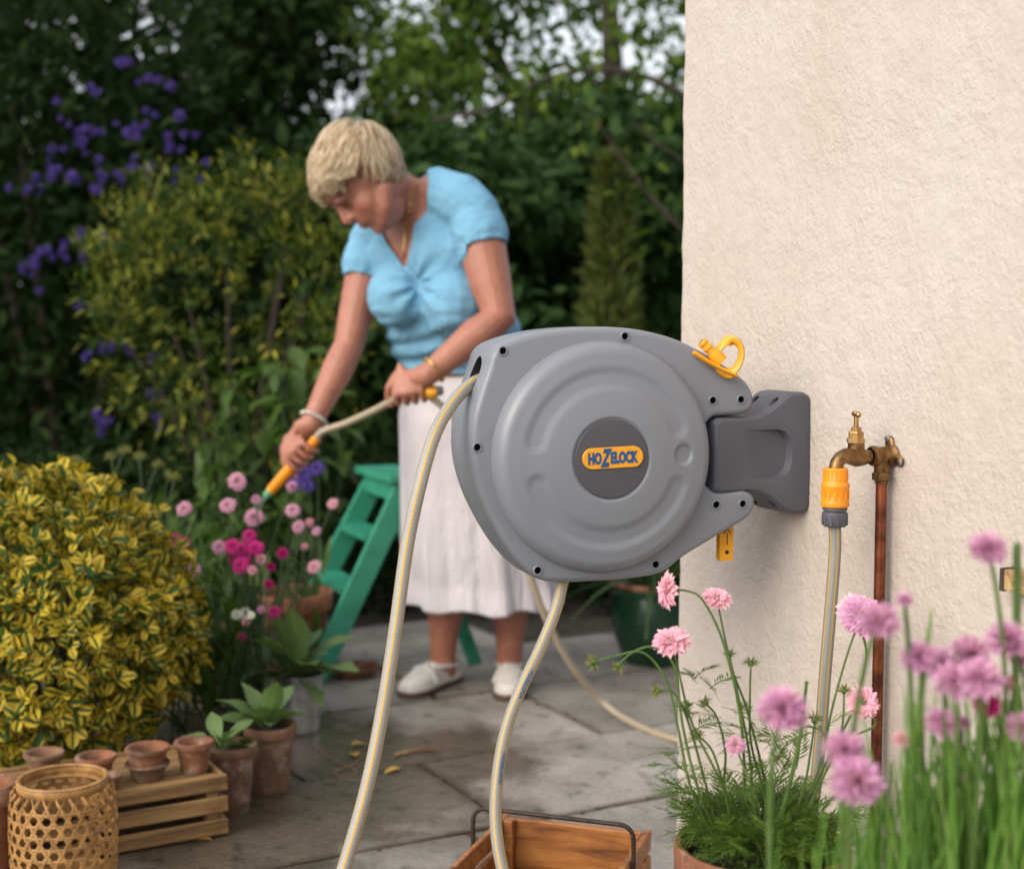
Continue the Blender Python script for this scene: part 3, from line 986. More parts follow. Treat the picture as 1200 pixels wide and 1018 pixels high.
# ------------------------------------------------------------------ wall bracket
BB = W(948, 530) - WT * .043
BM = frame_m(BB, WN, Vector((0, 0, 1)), WN.cross(Vector((0, 0, 1))))
bracket = thing('wall_bracket', 'charcoal plastic bracket fixed on the wall and carrying the hose reel', 'bracket', M=BM)
SG = 1 if BM.to_3x3().col[2].dot(WT) > 0 else -1
prof = [(.168, .052), (.160, .0575), (.105, .0575), (.088, .060), (.070, .068), (.056, .079), (.044, .089), (.034, .0935), (.020, .0945), (.010, .0935), (.0035, .0895), (.0005, .083)]
loop = prof + [(a, -b) for a, b in reversed(prof)]
hw = [.036 if a > .1 else .036 + .010 * sst(.1, .03, a) for a, b in loop]
mb = MB()
N = len(loop)
cx_ = Vector((.06, 0))
vs = []
for s_, ins in ((-1, .005), (-1, .0015), (-1, 0), (1, 0), (1, .0015), (1, .005)):
    k = {.005: 0, .0015: .0035, 0: .007}[ins] if True else 0
    for (a, b), h_ in zip(loop, hw):
        q = Vector((a, b))
        dirv = Vector((.005 if a < .005 else (-1 if a > .15 else 0), -1 if b > 0 else 1))
        q = q + dirv * ins
        vs.append((q.x, q.y, s_ * (h_ - k)))
fs = [(k * N + i, k * N + (i + 1) % N, (k + 1) * N + (i + 1) % N, (k + 1) * N + i) for k in range(5) for i in range(N)]
fs += [(i, i + 1, N - 2 - i, N - 1 - i) for i in range(len(prof) - 1)] + [(5 * N + i, 5 * N + N - 1 - i, 5 * N + N - 2 - i, 5 * N + i + 1) for i in range(len(prof) - 1)]
mb.add(vs, fs)
brk = mb.mesh('arm', [M_DARK, M_HOLE], False)
bm = bmesh.new(); bm.from_mesh(brk); bmesh.ops.triangulate(bm, faces=[f for f in bm.faces if len(f.verts) > 4]); bmesh.ops.recalc_face_normals(bm, faces=bm.faces); bm.to_mesh(brk); bm.free()
cut = MB()
# D-shaped recess on the side that faces the camera
dl = [(.128, .040), (.105, .040), (.082, .040), (.060, .040), (.046, .036), (.037, .026), (.033, .010), (.033, -.010), (.037, -.026), (.046, -.036), (.060, -.040), (.082, -.040), (.105, -.040), (.128, -.040)]
N2 = len(dl)
def dring(k, zz): return [((a - .085) * k + .085, b * k, SG * zz) for a, b in dl]
vs = []
for (a, b) in dl:                                    # the floor of the recess ramps up to the surface at its open end
    vs.append((a + (.003 if a < .05 else 0), b * .92, SG * (.0318 + .0046 * sst(.055, .126, a))))
vs += [(a - .002, b * 1.0, SG * .060) for a, b in dl]
half = N2 // 2
fl = [(i, i + 1, N2 - 2 - i, N2 - 1 - i) for i in range(half - 1)]
cut.add(vs, fl + [tuple(N2 + k for k in reversed(f)) for f in fl] + [(i, (i + 1) % N2, N2 + (i + 1) % N2, N2 + i) for i in range(N2)])
for t_, v_, d0, r_ in ((.026, .079, .035, .0068), (.026, -.079, .035, .0068), (-.026, .079, .035, .0068), (-.026, -.079, .035, .0068)):
    cut.lathe([(.0001, -.2), (r_, -.2), (r_, -.004), (.0001, -.004)], Matrix.Translation((.012, v_, SG * t_)) @ Matrix.Rotation(R(-90), 4, 'Y') @ Matrix.Translation((0, 0, 0)), 16)
cutme = cut.mesh('cut', [M_DARK], False)
bm = bmesh.new(); bm.from_mesh(cutme); bmesh.ops.triangulate(bm, faces=[f for f in bm.faces if len(f.verts) > 4]); bmesh.ops.recalc_face_normals(bm, faces=bm.faces); bm.to_mesh(cutme); bm.free()
brk2 = modded(brk, [('BOOLEAN', dict(cutter=cutme, operation='DIFFERENCE', solver='EXACT')), ('BEVEL', dict(width=.0022, segments=3, limit_method='ANGLE', angle_limit=R(30)))])
brk2.polygons.foreach_set('use_smooth', [True] * len(brk2.polygons))
brk2.set_sharp_from_angle(angle=R(35))
obj('arm', brk2, [], bracket, Matrix())
mb = MB()
mb.box((.006, .160, .084), Matrix.Translation((.0032, 0, 0)))
me = modded(mb.mesh('back_plate', [M_DARK], False), [('BEVEL', dict(width=.003, segments=2))])
obj('back_plate', me, [], bracket, Matrix())
mb = MB()
mb.lathe([(.0001, -.062), (.010, -.062), (.012, -.060), (.012, .060), (.010, .062), (.0001, .062)], Matrix.Translation((.156, 0, 0)) @ Matrix.Rotation(R(90), 4, 'X'), 20)
obj('hinge_pin', mb, M_DARK, bracket, Matrix())

# ------------------------------------------------------------------ yellow spray connector parked on the reel
A_ = P(832, 428, 2.13)
cn = thing('hose_connector', 'yellow plastic hose end connector with finger ring parked on top of the reel', 'connector', A_)
def px3(px, py, Y=2.13): return P(px, py, Y)
mb = MB()
mb.tube([px3(814, 414), px3(828, 423), px3(846, 433), px3(862, 440)], [(.004, .012)] * 4, 8, 'round', ref=(0, 0, 1))
obj('base_clip', mb, M_YEL, cn)
mb = MB()
rc = px3(854, 418)
pts = []
for k in range(25):
    th = 2 * math.pi * k / 24
    pts.append(rc + Vector((.0175 * math.cos(th), -.004 * math.cos(th), .0255 * math.sin(th))))
M2 = Matrix.Translation(rc) @ Matrix.Rotation(R(18), 4, 'Y') @ Matrix.Translation(-rc)
mb.tube([M2 @ p for p in pts], [(.0042, .009)] * 25, 8, None, ref=(1, .2, .2))
obj('finger_ring', mb, M_YEL, cn)
mb = MB()
ax0, ax1 = px3(846, 424), px3(822, 400)
d = (ax1 - ax0)
pf = [(0, .010), (.30, .0105), (.42, .0095), (.45, .0075), (.62, .0072), (.66, .0088), (.72, .0088), (.75, .0068), (.84, .0066), (.88, .0080), (.97, .0078), (1.0, .0066)]
mb.tube([ax0 + d * t for t, r in pf], [r for t, r in pf], 16, 'flat')
obj('spigot', mb, M_YEL, cn)
mb = MB(); mb.lathe([(.0001, .0004), (.0045, .0004), (.0045, -.001)], aim_z(ax1, d), 12)
obj('bore', mb, M_HOLE, cn)
# ------------------------------------------------------------------ brass tap, copper pipe, hose connector
Q0 = W(1046, 533)
TM = frame_m(Q0, WN, WT, Vector((0, 0, 1)))               # local x out of the wall, y along the wall, z up
tap = thing('garden_tap', 'old brass garden tap screwed to the plaster wall above the copper pipe', 'tap', M=TM)
LX = Matrix.Rotation(R(90), 4, 'Y')
def lx(prof, M=None, n=20):
    m_ = MB(); m_.lathe(prof, (M or Matrix()) @ LX, n); return m_
mb = MB()
mb.lathe([(.0001, .001), (.016, .001), (.017, .003), (.015, .007), (.0125, .010), (.0125, .030), (.0145, .031), (.0145, .036), (.012, .037), (.012, .0405)], LX, 24)
for a_ in (100, -20, 220):
    q = Vector((0, .024 * math.cos(R(a_)), .024 * math.sin(R(a_))))
    mb.tube([(.0035, q.y * .3, q.z * .3), (.0035, q.y, q.z)], [(.0035, .010), (.0035, .0075)], 12, 'round', ref=(1, 0, 0))
mb.tube([(.019, 0, 0), (.019, 0, -.012), (.019, 0, -.026)], [.0125, .0115, .0105], 16, 'flat')
back_p = obj('wall_plate', mb, M_BRASSD, tap, Matrix())
for a_ in (100, -20, 220):
    q = Vector((0.007, .024 * math.cos(R(a_)), .024 * math.sin(R(a_))))
    m_ = lx([(.0001, .0025), (.0035, .002), (.0045, 0), (.0045, -.002)], Matrix.Translation(q), 14)
    obj('screw', m_, M_STEEL, back_p, Matrix())
mb = MB()
body = [(.040, 0, 0), (.048, 0, -.001), (.056, 0, -.001), (.064, 0, -.0005), (.072, 0, .001), (.084, 0, .002), (.092, 0, -.001), (.0975, 0, -.007), (.0995, 0, -.015), (.100, 0, -.022)]
mb.tube(body, [.0095, .0105, .0125, .0140, .0130, .0108, .0100, .0098, .0098, .0100], 20, 'flat', ref=(0, 1, 0))
mb.tube([(.065, 0, .004), (.065, 0, .018), (.0655, 0, .021)], [.0125, .0115, .0115], 20, 'flat', ref=(0, 1, 0))
obj('tap_body', mb, M_BRASSD, tap, Matrix())
mb = MB()
mb.lathe([(.0001, .020), (.0135, .020), (.0135, .025), (.0125, .026), (.0112, .027), (.0112, .034), (.0098, .036), (.0080, .0365), (.0080, .041), (.0062, .042), (.0001, .042)], Matrix.Translation((.0655, 0, 0)), 6)
obj('gland_nut', mb, M_BRASS, tap, Matrix(), angle=20)
mb = MB()
mb.lathe([(.0036, .040), (.0036, .058), (.0048, .059), (.0052, .061), (.0046, .063), (.0001, .0635)], Matrix.Translation((.0655, 0, 0)), 14)
hd = obj('spindle', mb, M_BRASS, tap, Matrix())
mb = MB()
a_ = Vector((.0655, 0, .060))
dv = Vector((0.35, .75, 0)).normalized()
mb.tube([a_ - dv * .012, a_ - dv * .006, a_, a_ + dv * .006, a_ + dv * .012], [.0042, .003, .0042, .003, .0042], 12, 'round')
obj('handle', mb, M_BRASS, tap, Matrix())

PT = TM @ Vector((.019, 0, -.026))
pipe = thing('copper_pipe', 'brown tarnished copper pipe running down the wall under the tap', 'pipe', (PT.x, PT.y, 0))
mb = MB(); mb.tube([(PT.x, PT.y, .0), (PT.x + .0005, PT.y, .3), (PT.x, PT.y, PT.z - .012)], .0080, 16, 'flat')
obj('tube', mb, M_COP, pipe)
mb = MB()
mb.lathe([(.0115, 0), (.0115, -.002), (.0138, -.003), (.0138, -.0125), (.0115, -.0135), (.0098, -.014), (.0098, -.018), (.008, -.018)], Matrix.Translation(PT + Vector((0, 0, .004))), 6)
mb.lathe([(.0115, -.0), (.0125, -.001), (.0125, -.0035), (.0115, -.0045)], Matrix.Translation(PT + Vector((0, 0, .002))), 18)
obj('compression_nut', mb, M_BRASSD, pipe, angle=20)
OUT = TM @ Vector((.100, 0, -.016))
tc_ = thing('hose_connector', 'orange and grey hose connector pushed onto the outlet of the brass tap', 'connector', OUT)
mb = MB()
mb.lathe([(.0105, .002), (.0150, .002), (.0168, .0005), (.0168, -.017), (.0176, -.018), (.0182, -.0195)], Matrix.Translation(OUT), 28)
top_c = obj('collar', mb, M_ORG, tc_)
mb = MB()
prof = []
for i in range(13):
    z = -.0195 - .033 * i / 12
    prof.append((.0200 - .0020 * math.sin(math.pi * i / 12) ** 2 - (.0012 if i in (0, 12) else 0), z))
mb.lathe([(.0176, -.0185)] + prof + [(.0160, -.0535)], Matrix.Translation(OUT), 28)
gr_ = obj('grip', mb, M_ORG, tc_)
mb = MB()
for k in range(18):
    a_ = 2 * math.pi * k / 18
    mb.box((.0012, .0022, .014), Matrix.Translation(OUT + Vector((.0169 * math.cos(a_), .0169 * math.sin(a_), -.0085))) @ Matrix.Rotation(a_, 4, 'Z'))
for k in range(14):
    a_ = 2 * math.pi * k / 14
    mb.box((.0016, .0032, .013), Matrix.Translation(OUT + Vector((.0187 * math.cos(a_), .0187 * math.sin(a_), -.036))) @ Matrix.Rotation(a_, 4, 'Z'))
obj('ribs', mb, M_ORG, tc_, smooth=False)
mb = MB()
mb.lathe([(.0150, -.0535), (.0170, -.054), (.0175, -.056), (.0170, -.0575), (.0150, -.058), (.0150, -.060), (.0172, -.0605), (.0178, -.063), (.0172, -.078), (.0150, -.0805), (.010, -.081)], Matrix.Translation(OUT), 28)
nut = obj('nut', mb, M_DARK, tc_)
mb = MB()
for k in range(12):
    a_ = 2 * math.pi * k / 12
    mb.box((.0016, .003, .015), Matrix.Translation(OUT + Vector((.0176 * math.cos(a_), .0176 * math.sin(a_), -.0705))) @ Matrix.Rotation(a_, 4, 'Z'))
obj('rib', mb, M_DARK, nut, smooth=False) if False else obj('nut_ribs', mb, M_DARK, tc_, smooth=False)

bk = W(1204, 679)
bl = thing('wall_block', 'small tan wooden block with dark end fixed on the wall beside the chives', 'block', bk)
RB = frame_m(bk, WN, WT, Vector((0, 0, 1)))
mb = MB(); mb.box((.028, .05, .027), RB @ Matrix.Translation((.014, .012, 0)))
obj('block_body', modded(mb.mesh('b', [M_BLOCK], False), [('BEVEL', dict(width=.002, segments=2))]), [], bl)
mb = MB(); mb.box((.030, .007, .030), RB @ Matrix.Translation((.0152, -.0145, 0)))
obj('end_cap', modded(mb.mesh('b', [M_BARK], False), [('BEVEL', dict(width=.0015, segments=2))]), [], bl)

# ------------------------------------------------------------------ hoses
def hose(name, label, pts, r, mat, per=10, n=14):
    mb = MB(); mb.tube(catmull(pts, per), r, n, 'flat')
    o = obj(name, mb, mat, angle=None)
    return tag(o, label, 'hose'), catmull(pts, per)
def wrap_text(curve, s0, txt, size, r, ang, parent, mat):
    """Printed lettering that follows a hose, starting s0 metres along it."""
    me = text_mesh(txt, size, .0002, .0)
    bm = bmesh.new(); bm.from_mesh(me)
    cum = [0]
    for a, b in zip(curve, curve[1:]): cum.append(cum[-1] + (b - a).length)
    for v in bm.verts:
        s = s0 + v.co.x
        i = max(0, min(len(cum) - 2, next((k for k in range(len(cum) - 1) if cum[k + 1] >= s), len(cum) - 2)))
        t = (s - cum[i]) / max(1e-6, cum[i + 1] - cum[i])
        p = curve[i].lerp(curve[i + 1], t)
        tg = (curve[min(i + 2, len(curve) - 1)] - curve[max(0, i - 1)]).normalized()
        side = Vector((1, 0, 0)); side = (side - tg * side.dot(tg)).normalized()
        nr = tg.cross(side)
        if nr.y > 0: nr = -nr
        a = ang + v.co.y / r
        v.co = p + (nr * math.cos(a) + side * math.sin(a)) * (r + .0003)
    bm.to_mesh(me); bm.free()
    me.materials.clear(); me.materials.append(mat)
    obj('print', me, [], parent)
hp, hc = hose('garden_hose', 'braided white hose with yellow stripes pulled from the slot at the top of the reel', [P(574, 441, 2.10), P(553, 450, 2.075), P(532, 470, 2.04), P(510, 508, 2.0), P(493, 565, 1.97), P(477, 640, 1.95), P(463, 740, 1.92), P(447, 840, 1.89),
     P(428, 930, 1.86), P(402, 1020, 1.83), P(378, 1090, 1.80), (-.285, 1.74, .06), (-.34, 1.62, .012), (-.46, 1.42, .0125), (-.8, 1.25, .0125)], .0096, M_HOSE)
feed_pts = [P(664, 655, 2.10), P(660, 678, 2.095), P(651, 715, 2.08), P(633, 760, 2.06), P(610, 808, 2.03), P(593, 855, 2.01), P(583, 910, 1.99), P(581, 965, 1.97), P(589, 1018, 1.95), P(606, 1068, 1.93),
     (.045, 1.91, .055), (.10, 1.90, .0125), (.2, 1.95, .0110), (.27, 2.02, .0115), (.40, 2.16, .0115), (.42, 2.3, .0115)]
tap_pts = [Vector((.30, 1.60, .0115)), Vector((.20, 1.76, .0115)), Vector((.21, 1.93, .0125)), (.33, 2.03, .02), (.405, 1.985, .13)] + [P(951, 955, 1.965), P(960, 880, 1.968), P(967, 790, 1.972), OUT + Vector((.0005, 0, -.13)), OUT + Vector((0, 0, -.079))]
fh, fc = hose('garden_hose', 'braided hose hanging from the underside of the reel in front of the crate', feed_pts, .0090, M_HOSE)
th_, tcv = hose('garden_hose', 'grey braided hose with shadow in its tone running straight down the wall from the tap', tap_pts, .0088, M_HOSE_SHADE)
wrap_text(fc, .175, 'HOZELOCK', .0085, .0090, .25, fh, M_BLUE)
wrap_text(fc, .30, 'HOZELOCK', .0085, .0090, .25, fh, M_BLUE)

# ------------------------------------------------------------------ slatted wooden trug with iron handle
def plank(parent, name, size, M, mat, jit=.0012, bev=.0016):
    m_ = MB(); m_.box(size, None, jit=jit)
    me = m_.mesh(name, [mat], False)
    me = modded(me, [('BEVEL', dict(width=bev, segments=1))])
    return obj(name, me, [], parent, parent.matrix_basis.inverted() @ M, world=False)
tA = R(-19)
TW, TL, TH = .255, .30, .148
e1 = Vector((math.cos(tA), math.sin(tA), 0)); e2 = Vector((math.sin(tA) , -math.cos(tA), 0))
far = G(674, 961, .148); far.z = 0
tc0 = far + e2 * (TL / 2)
FM = frame_m(tc0, e1, -e2, Vector((0, 0, 1)))
trug = thing('wooden_crate', 'orange brown slatted wooden crate with an iron hoop handle under the reel', 'crate', M=FM)
T = lambda x, y, z: FM @ Matrix.Translation((x, y, z))
plank(trug, 'end_board', (TW - .012, .012, .118), T(0, TL / 2 - .008, .085), M_TRUG)
plank(trug, 'end_board', (TW - .012, .012, .118), T(0, -TL / 2 + .008, .085), M_TRUG)
for sx in (-1, 1):
    for k, z in enumerate((.126, .082, .038)):
        plank(trug, 'slat', (.010, TL + .02, .036), T(sx * (TW / 2), 0, z), M_TRUG)
    for sy in (-1, 1):
        plank(trug, 'corner_post', (.018, .018, .142), T(sx * (TW / 2 - .0145), sy * (TL / 2 - .0235), .073), M_TRUG)
for k in range(6):
    plank(trug, 'floor_slat', (.032, TL - .03, .008), T(-TW / 2 + .036 + k * .0365, 0, .018), M_TRUG)
mb = MB()
hp_ = []
x0 = TW / 2 + .010
yy = TL / 2 - .135
for p_ in [(-x0, yy, .07), (-x0, yy, .172)] : hp_.append(Vector(p_))
for k in range(7):
    a_ = R(180 - 90 * k / 6); hp_.append(Vector((-x0 + .022 + .022 * math.cos(a_), yy, .178 + .022 * math.sin(a_))))
for k in range(7):
    a_ = R(90 - 90 * k / 6); hp_.append(Vector((x0 - .022 + .022 * math.cos(a_), yy, .178 + .022 * math.sin(a_))))
hp_ += [Vector((x0, yy, .172)), Vector((x0, yy, .07))]
mb.tube([FM @ p for p in hp_], .0038, 10, 'round')
obj('handle', mb, M_IRON, trug)
for sx in (-1, 1):
    mb = MB(); mb.lathe([(.0001, .004), (.006, .003), (.0075, 0), (.0075, -.004)], FM @ Matrix.Translation((sx * (TW / 2 + .012), yy, .075)) @ Matrix.Rotation(sx * R(90), 4, 'Y'), 12)
    obj('handle_washer', mb, M_IRON, trug)

# ------------------------------------------------------------------ pale slatted crate with clay pots on it
c0 = G(268, 981); c1 = G(125, 1006)
cd = (c0 - c1).normalized(); cn_ = Vector((-cd.y, cd.x, 0))
CL, CW, CH = .56, .25, .128
CMx = frame_m(c0 - cd * (CL / 2) + cn_ * (CW / 2), cd, cn_, Vector((0, 0, 1)))
crate = thing('wooden_crate', 'pale weathered slatted crate with small clay pots standing on it', 'crate', M=CMx)
T = lambda x, y, z: CMx @ Matrix.Translation((x, y, z))
for sy in (-1, 1):
    for z, h_ in ((.1105, .030), (.0665, .030), (.0220, .032)):
        plank(crate, 'slat', (CL, .011, h_), T(0, sy * (CW / 2 - .006), z) @ Matrix.Rotation(random.uniform(-.006, .006), 4, 'Y'), M_CRATE)
for sx in (-1, 1):
    for z, h_ in ((.1085, .034), (.0655, .033), (.0215, .039)):
        plank(crate, 'slat', (.011, CW - .03, h_), T(sx * (CL / 2 - .008), 0, z), M_CRATE)
    for sy in (-1, 1):
        plank(crate, 'corner_post', (.024, .024, .120), T(sx * (CL / 2 - .028), sy * (CW / 2 - .0245), .062), M_CRATE)
for k in range(6):
    plank(crate, 'lid_slat', (CL - .06, .034, .009), T(0, -CW / 2 + .031 + k * .0375, .116), M_CRATE)
def pot_prof(r, h, rim=.2, flare=.72, thick=.008, lip=1.07):
    rb = r * flare
    zr = h * (1 - rim)
    rr1 = rb + (r * .97 - rb) * (1 - rim)
    return [(.0001, 0), (rb * .96, 0), (rb, .004), (rr1, zr), (r * lip * .985, zr + .001), (r * lip, zr + .004), (r * lip * 1.01, h - .004), (r * lip * .98, h), (r * lip - thick, h - .001),
            (r * .97 - thick, h - h * .12), (rb - thick * .6, .012), (.0001, .010)]
def clay_pot(name, label, c, r, h, mat=M_TERR, tilt=0, az=0, group=None, rim=.2, parts=None, soil=None, cat='pot', M=None, flare=.72):
    M_ = M or (Matrix.Translation(c) @ Matrix.Rotation(az, 4, 'Z') @ Matrix.Rotation(tilt, 4, 'X'))
    mb = MB(); mb.lathe(pot_prof(r, h, rim, flare), Matrix(), 32)
    for i, p in enumerate(mb.v):
        k = 1 + .012 * noise.noise((p[0] * 40, p[1] * 40, p[2] * 30 + c[0] * 9))
        mb.v[i] = (p[0] * k, p[1] * k, p[2])
    if soil is None:
        o = obj(name, mb, mat, None, M_, angle=45)
        return tag(o, label, cat, group)
    t = thing(name, label, cat, M=M_, group=group)
    obj('pot', mb, mat, t, Matrix(), angle=45)
    return t
def on_crate(px, py):
    q = G(px, py, .1215); return q
GP = 'small clay pots on the pale crate'
def crate_at(x, y, z=.1215): return CMx @ Vector((x, y, z))
q = crate_at(.232, -.060); clay_pot('clay_pot', 'orange clay pot standing at the right end of the pale crate', q, .036, .062, M_TERR, group=GP)
q = crate_at(.140, -.062); clay_pot('clay_pot', 'chipped clay pot holding another in the middle of the pale crate', q, .040, .034, M_TERRB, group=GP)
q = crate_at(.140, -.062, .1335); clay_pot('clay_pot', 'brown clay pot nested in another pot in the middle of the pale crate', q, .0395, .052, M_TERR, group=GP, flare=.8)
q = crate_at(.045, -.045); clay_pot('clay_pot', 'weathered clay pot behind the low pot next to the cane basket', q, .036, .056, M_TERR, group=GP)
q = crate_at(.052, -.100) + Vector((0, 0, 0)); clay_pot('clay_pot', 'low clay pot at the front edge of the crate beside the cane basket', q, .028, .032, M_TERRB, group=GP)
q = crate_at(-.035, .045); clay_pot('clay_pot', 'dark weathered clay pot at the back of the crate behind the cane basket', q, .036, .050, M_TERRB, group=GP)
q = G(-8, 1040); clay_pot('clay_pot', 'orange clay pot half cut off by the left edge beside the basket', q + Vector((-.03, .05, 0)), .055, .175, M_TERR)

# ------------------------------------------------------------------ cane basket
bq = G(66, 1046); 
BR, BH = .090, .188
bc = Vector((bq.x, bq.y + BR * .55, 0))
basket = thing('cane_basket', 'round open weave cane basket in front of the pale crate', 'basket', bc)
def brad(z):
    t = z / BH
    return BR * (.985 + .05 * math.sin(math.pi * t) - .16 * max(0, (t - .84) / .16) ** 2)
mb = MB()
NS = 24
for fam in (1, -1):
    for k in range(NS):
        pts = []
        for i in range(29):
            z = .004 + (BH - .014) * i / 28
            a_ = 2 * math.pi * k / NS + fam * (z / BR) * 1 / math.tan(R(60))
            r_ = brad(z) + .0013 * math.sin(i * math.pi / 1.5 + (0 if fam > 0 else math.pi) + k)
            pts.append(bc + Vector((r_ * math.cos(a_), r_ * math.sin(a_), z)))
        mb.tube(pts, [(.0033, .0009)] * len(pts), 6, None, ref=(0, 0, 1))
pitch = 2 * math.pi * BR / NS * math.tan(R(60)) / 2
nz = int((BH - .02) / pitch)
for k in range(nz):
    z = pitch * (k + .5)
    pts = [bc + Vector(((brad(z) + .001 * math.sin(i * 1.7 + k)) * math.cos(2 * math.pi * i / 60), (brad(z) + .001 * math.sin(i * 1.7 + k)) * math.sin(2 * math.pi * i / 60), z)) for i in range(61)]
    mb.tube(pts, [(.0030, .0009)] * len(pts), 6, None, ref=(0, 0, 1))
wv = obj('weave', mb, M_CANE, basket)
wv['kind'] = 'stuff'
mb = MB()
RT = brad(BH * .985)
def hoop(z, r_, a, b, n=64): mb.tube([bc + Vector((r_ * math.cos(2 * math.pi * i / n), r_ * math.sin(2 * math.pi * i / n), z)) for i in range(n + 1)], [(a, b)] * (n + 1), 8, None, ref=(0, 0, 1))
hoop(BH - .004, RT, .009, .0028)
obj('rim', mb, M_CANE, basket)
mb = MB(); hoop(BH + .004, RT - .001, .003, .004)
obj('rim', mb, M_CANE, basket)
mb = MB()
for k in range(2): 
    pts = [bc + Vector(((RT - .006 - .004 * k + .0006 * math.sin(i * 2.1 + k * 2)) * math.cos(2 * math.pi * i / 40), (RT - .006 - .004 * k) * math.sin(2 * math.pi * i / 40), BH - .012 - .002 * k + .0005 * math.sin(i * 3.3 + k))) for i in range(41)]
    mb.tube(pts, .0016, 5, None)
obj('lining_ring', mb, M_CANE, basket)
mb = MB(); mb.lathe([(.0001, .003), (BR * .97, .003), (BR * .97, .006), (.0001, .006)], Matrix.Translation(bc), 40)
obj('base', mb, M_CANE, basket)
mb = MB(); hoop(.006, BR, .006, .003)
obj('base_hoop', mb, M_CANE, basket)

# ------------------------------------------------------------------ green stepladder
wd, fa = Vector((-.39, .92, 0)).normalized(), Vector((.92, .39, 0)).normalized()
fR = G(367, 803)                                           # near front foot
topR = Vector((-.328, 4.05, 0)) 
lad = thing('stepladder', 'small green painted wooden stepladder standing behind the woman', 'stepladder', fR)
HT, WID = .535, .36
run = .285
def rail(a, b, w, t, name, nrm):
    """board from a to b; w across the fore-aft plane, t along wd"""
    a, b = Vector(a), Vector(b)
    z = (b - a).normalized(); y = wd; x = y.cross(z).normalized()
    L_ = (b - a).length
    m_ = MB(); m_.box((w, t, L_), None, jit=.001)
    me = modded(m_.mesh(name, [M_GREEN], False), [('BEVEL', dict(width=.003, segments=2))])
    return obj(name, me, [], lad, lad.matrix_basis.inverted() @ frame_m((a + b) / 2, x, y, z), world=False)
taper = .05
for s_, off in (('n', 0), ('f', WID)):
    tp = fR + fa * run + wd * (taper if s_ == 'n' else WID - taper) + Vector((0, 0, HT))
    rail(fR + wd * off, tp, .064, .022, 'front_rail', 0)
    rail(fR + fa * (run * 1.78) + wd * (off + (.05 if s_ == 'n' else -.05)), tp + fa * .03 + wd * (.02 if s_ == 'n' else -.02) - Vector((0, 0, .02)), .04, .02, 'rear_leg', 0)
for t_ in (.20, .47, .74):
    cpt = fR + fa * (run * t_) + wd * (WID / 2) + Vector((0, 0, HT * t_))
    w_ = WID - 2 * taper * t_ - .024
    m_ = MB(); m_.box((.085, w_, .02))
    me = modded(m_.mesh('step', [M_GREEN], False), [('BEVEL', dict(width=.003, segments=2))])
    obj('step', me, [], lad, lad.matrix_basis.inverted() @ frame_m(cpt, fa, wd, Vector((0, 0, 1))), world=False)
cpt = fR + fa * (run + .01) + wd * (WID / 2) + Vector((0, 0, HT))
for zz, hx, hy, hz in ((.028, .13, WID - .02, .022), (-.012, .095, WID - .08, .05)):
    m_ = MB(); m_.box((hx, hy, hz))
    me = modded(m_.mesh('top_step', [M_GREEN], False), [('BEVEL', dict(width=.004, segments=2))])
    obj('top_step' if zz > 0 else 'top_block', me, [], lad, lad.matrix_basis.inverted() @ frame_m(cpt + Vector((0, 0, zz)), fa, wd, Vector((0, 0, 1))), world=False)
q = fR + fa * (run * 1.3) + wd * (WID / 2) + Vector((0, 0, .12))
m_ = MB(); m_.box((.016, WID - .08, .03))
obj('crossbar', m_, M_GREEN, lad, lad.matrix_basis.inverted() @ frame_m(fR + fa * (run * 1.66) + wd * (WID / 2) + Vector((0, 0, .09)), fa, wd, Vector((0, 0, 1))), world=False)

# ------------------------------------------------------------------ saucer, pots with plants, zinc bucket, green glazed pot
q = G(414, 797)
mb = MB(); mb.lathe([(.0001, 0), (.05, 0), (.056, .004), (.066, .030), (.062, .031), (.052, .010), (.0001, .008)], Matrix.Translation(q + Vector((0, .05, 0))), 32)
tag(obj('saucer', mb, M_TERR), 'empty clay saucer on the flagstones beside the stepladder', 'saucer')

LV = {}
def leaf_kind(key, mat, n=3, **kw):
    LV[key] = []
    for i in range(n):
        k2 = dict(kw)
        for p_ in ('w', 'bend', 'fold'):
            if p_ in k2: k2[p_] = k2[p_] * random.uniform(.8, 1.2)
        LV[key].append(arr_mesh(key, leaf_arrays(**k2), mat))
leaf_kind('primula', L_PRIM, w=.48, bend=.35, fold=.16, seg=6, peak=1.25, wave=.25)
leaf_kind('broad', L_FRESH, w=.62, bend=.3, fold=.1, seg=5, peak=.75)
leaf_kind('strap', L_STRAP, w=.055, bend=.55, fold=.3, seg=7, peak=.5)
def put_leaf(parent, key, M, name='leaf'):
    return link(name, random.choice(LV[key]) if isinstance(key, str) else key, parent, parent.matrix_basis.inverted() @ M)
def rosette(parent, c, n, length, key, el0=20, el1=75, stalk=.3):
    for i in range(n):
        az = 2.4 * i + random.uniform(-.3, .3)
        el = R(el1 + (el0 - el1) * i / max(1, n - 1) + random.uniform(-8, 8))
        d = Vector((math.cos(az) * math.cos(el), math.sin(az) * math.cos(el), math.sin(el)))
        L_ = length * random.uniform(.75, 1.15)
        put_leaf(parent, key, aim(Vector(c) + d * (.012), d, random.uniform(-.4, .4), L_))
def soil_disc(parent, c, r):
    m_ = MB(); m_.lathe([(.0001, .004), (r * .6, .003), (r, 0)], Matrix.Translation(c), 20)
    obj('soil', m_, M_SOIL, parent)
q = G(265, 962) + Vector((0, .06, 0))
PG = 'clay pots with leafy plants behind the crate'
p1 = clay_pot('potted_plant', 'green leaved seedling in the tapered clay pot right behind the crate corner', q, .050, .142, M_TERRB, soil=1, group=PG, cat='potted plant', rim=.12)
soil_disc(p1, q + Vector((0, 0, .128)), .044)
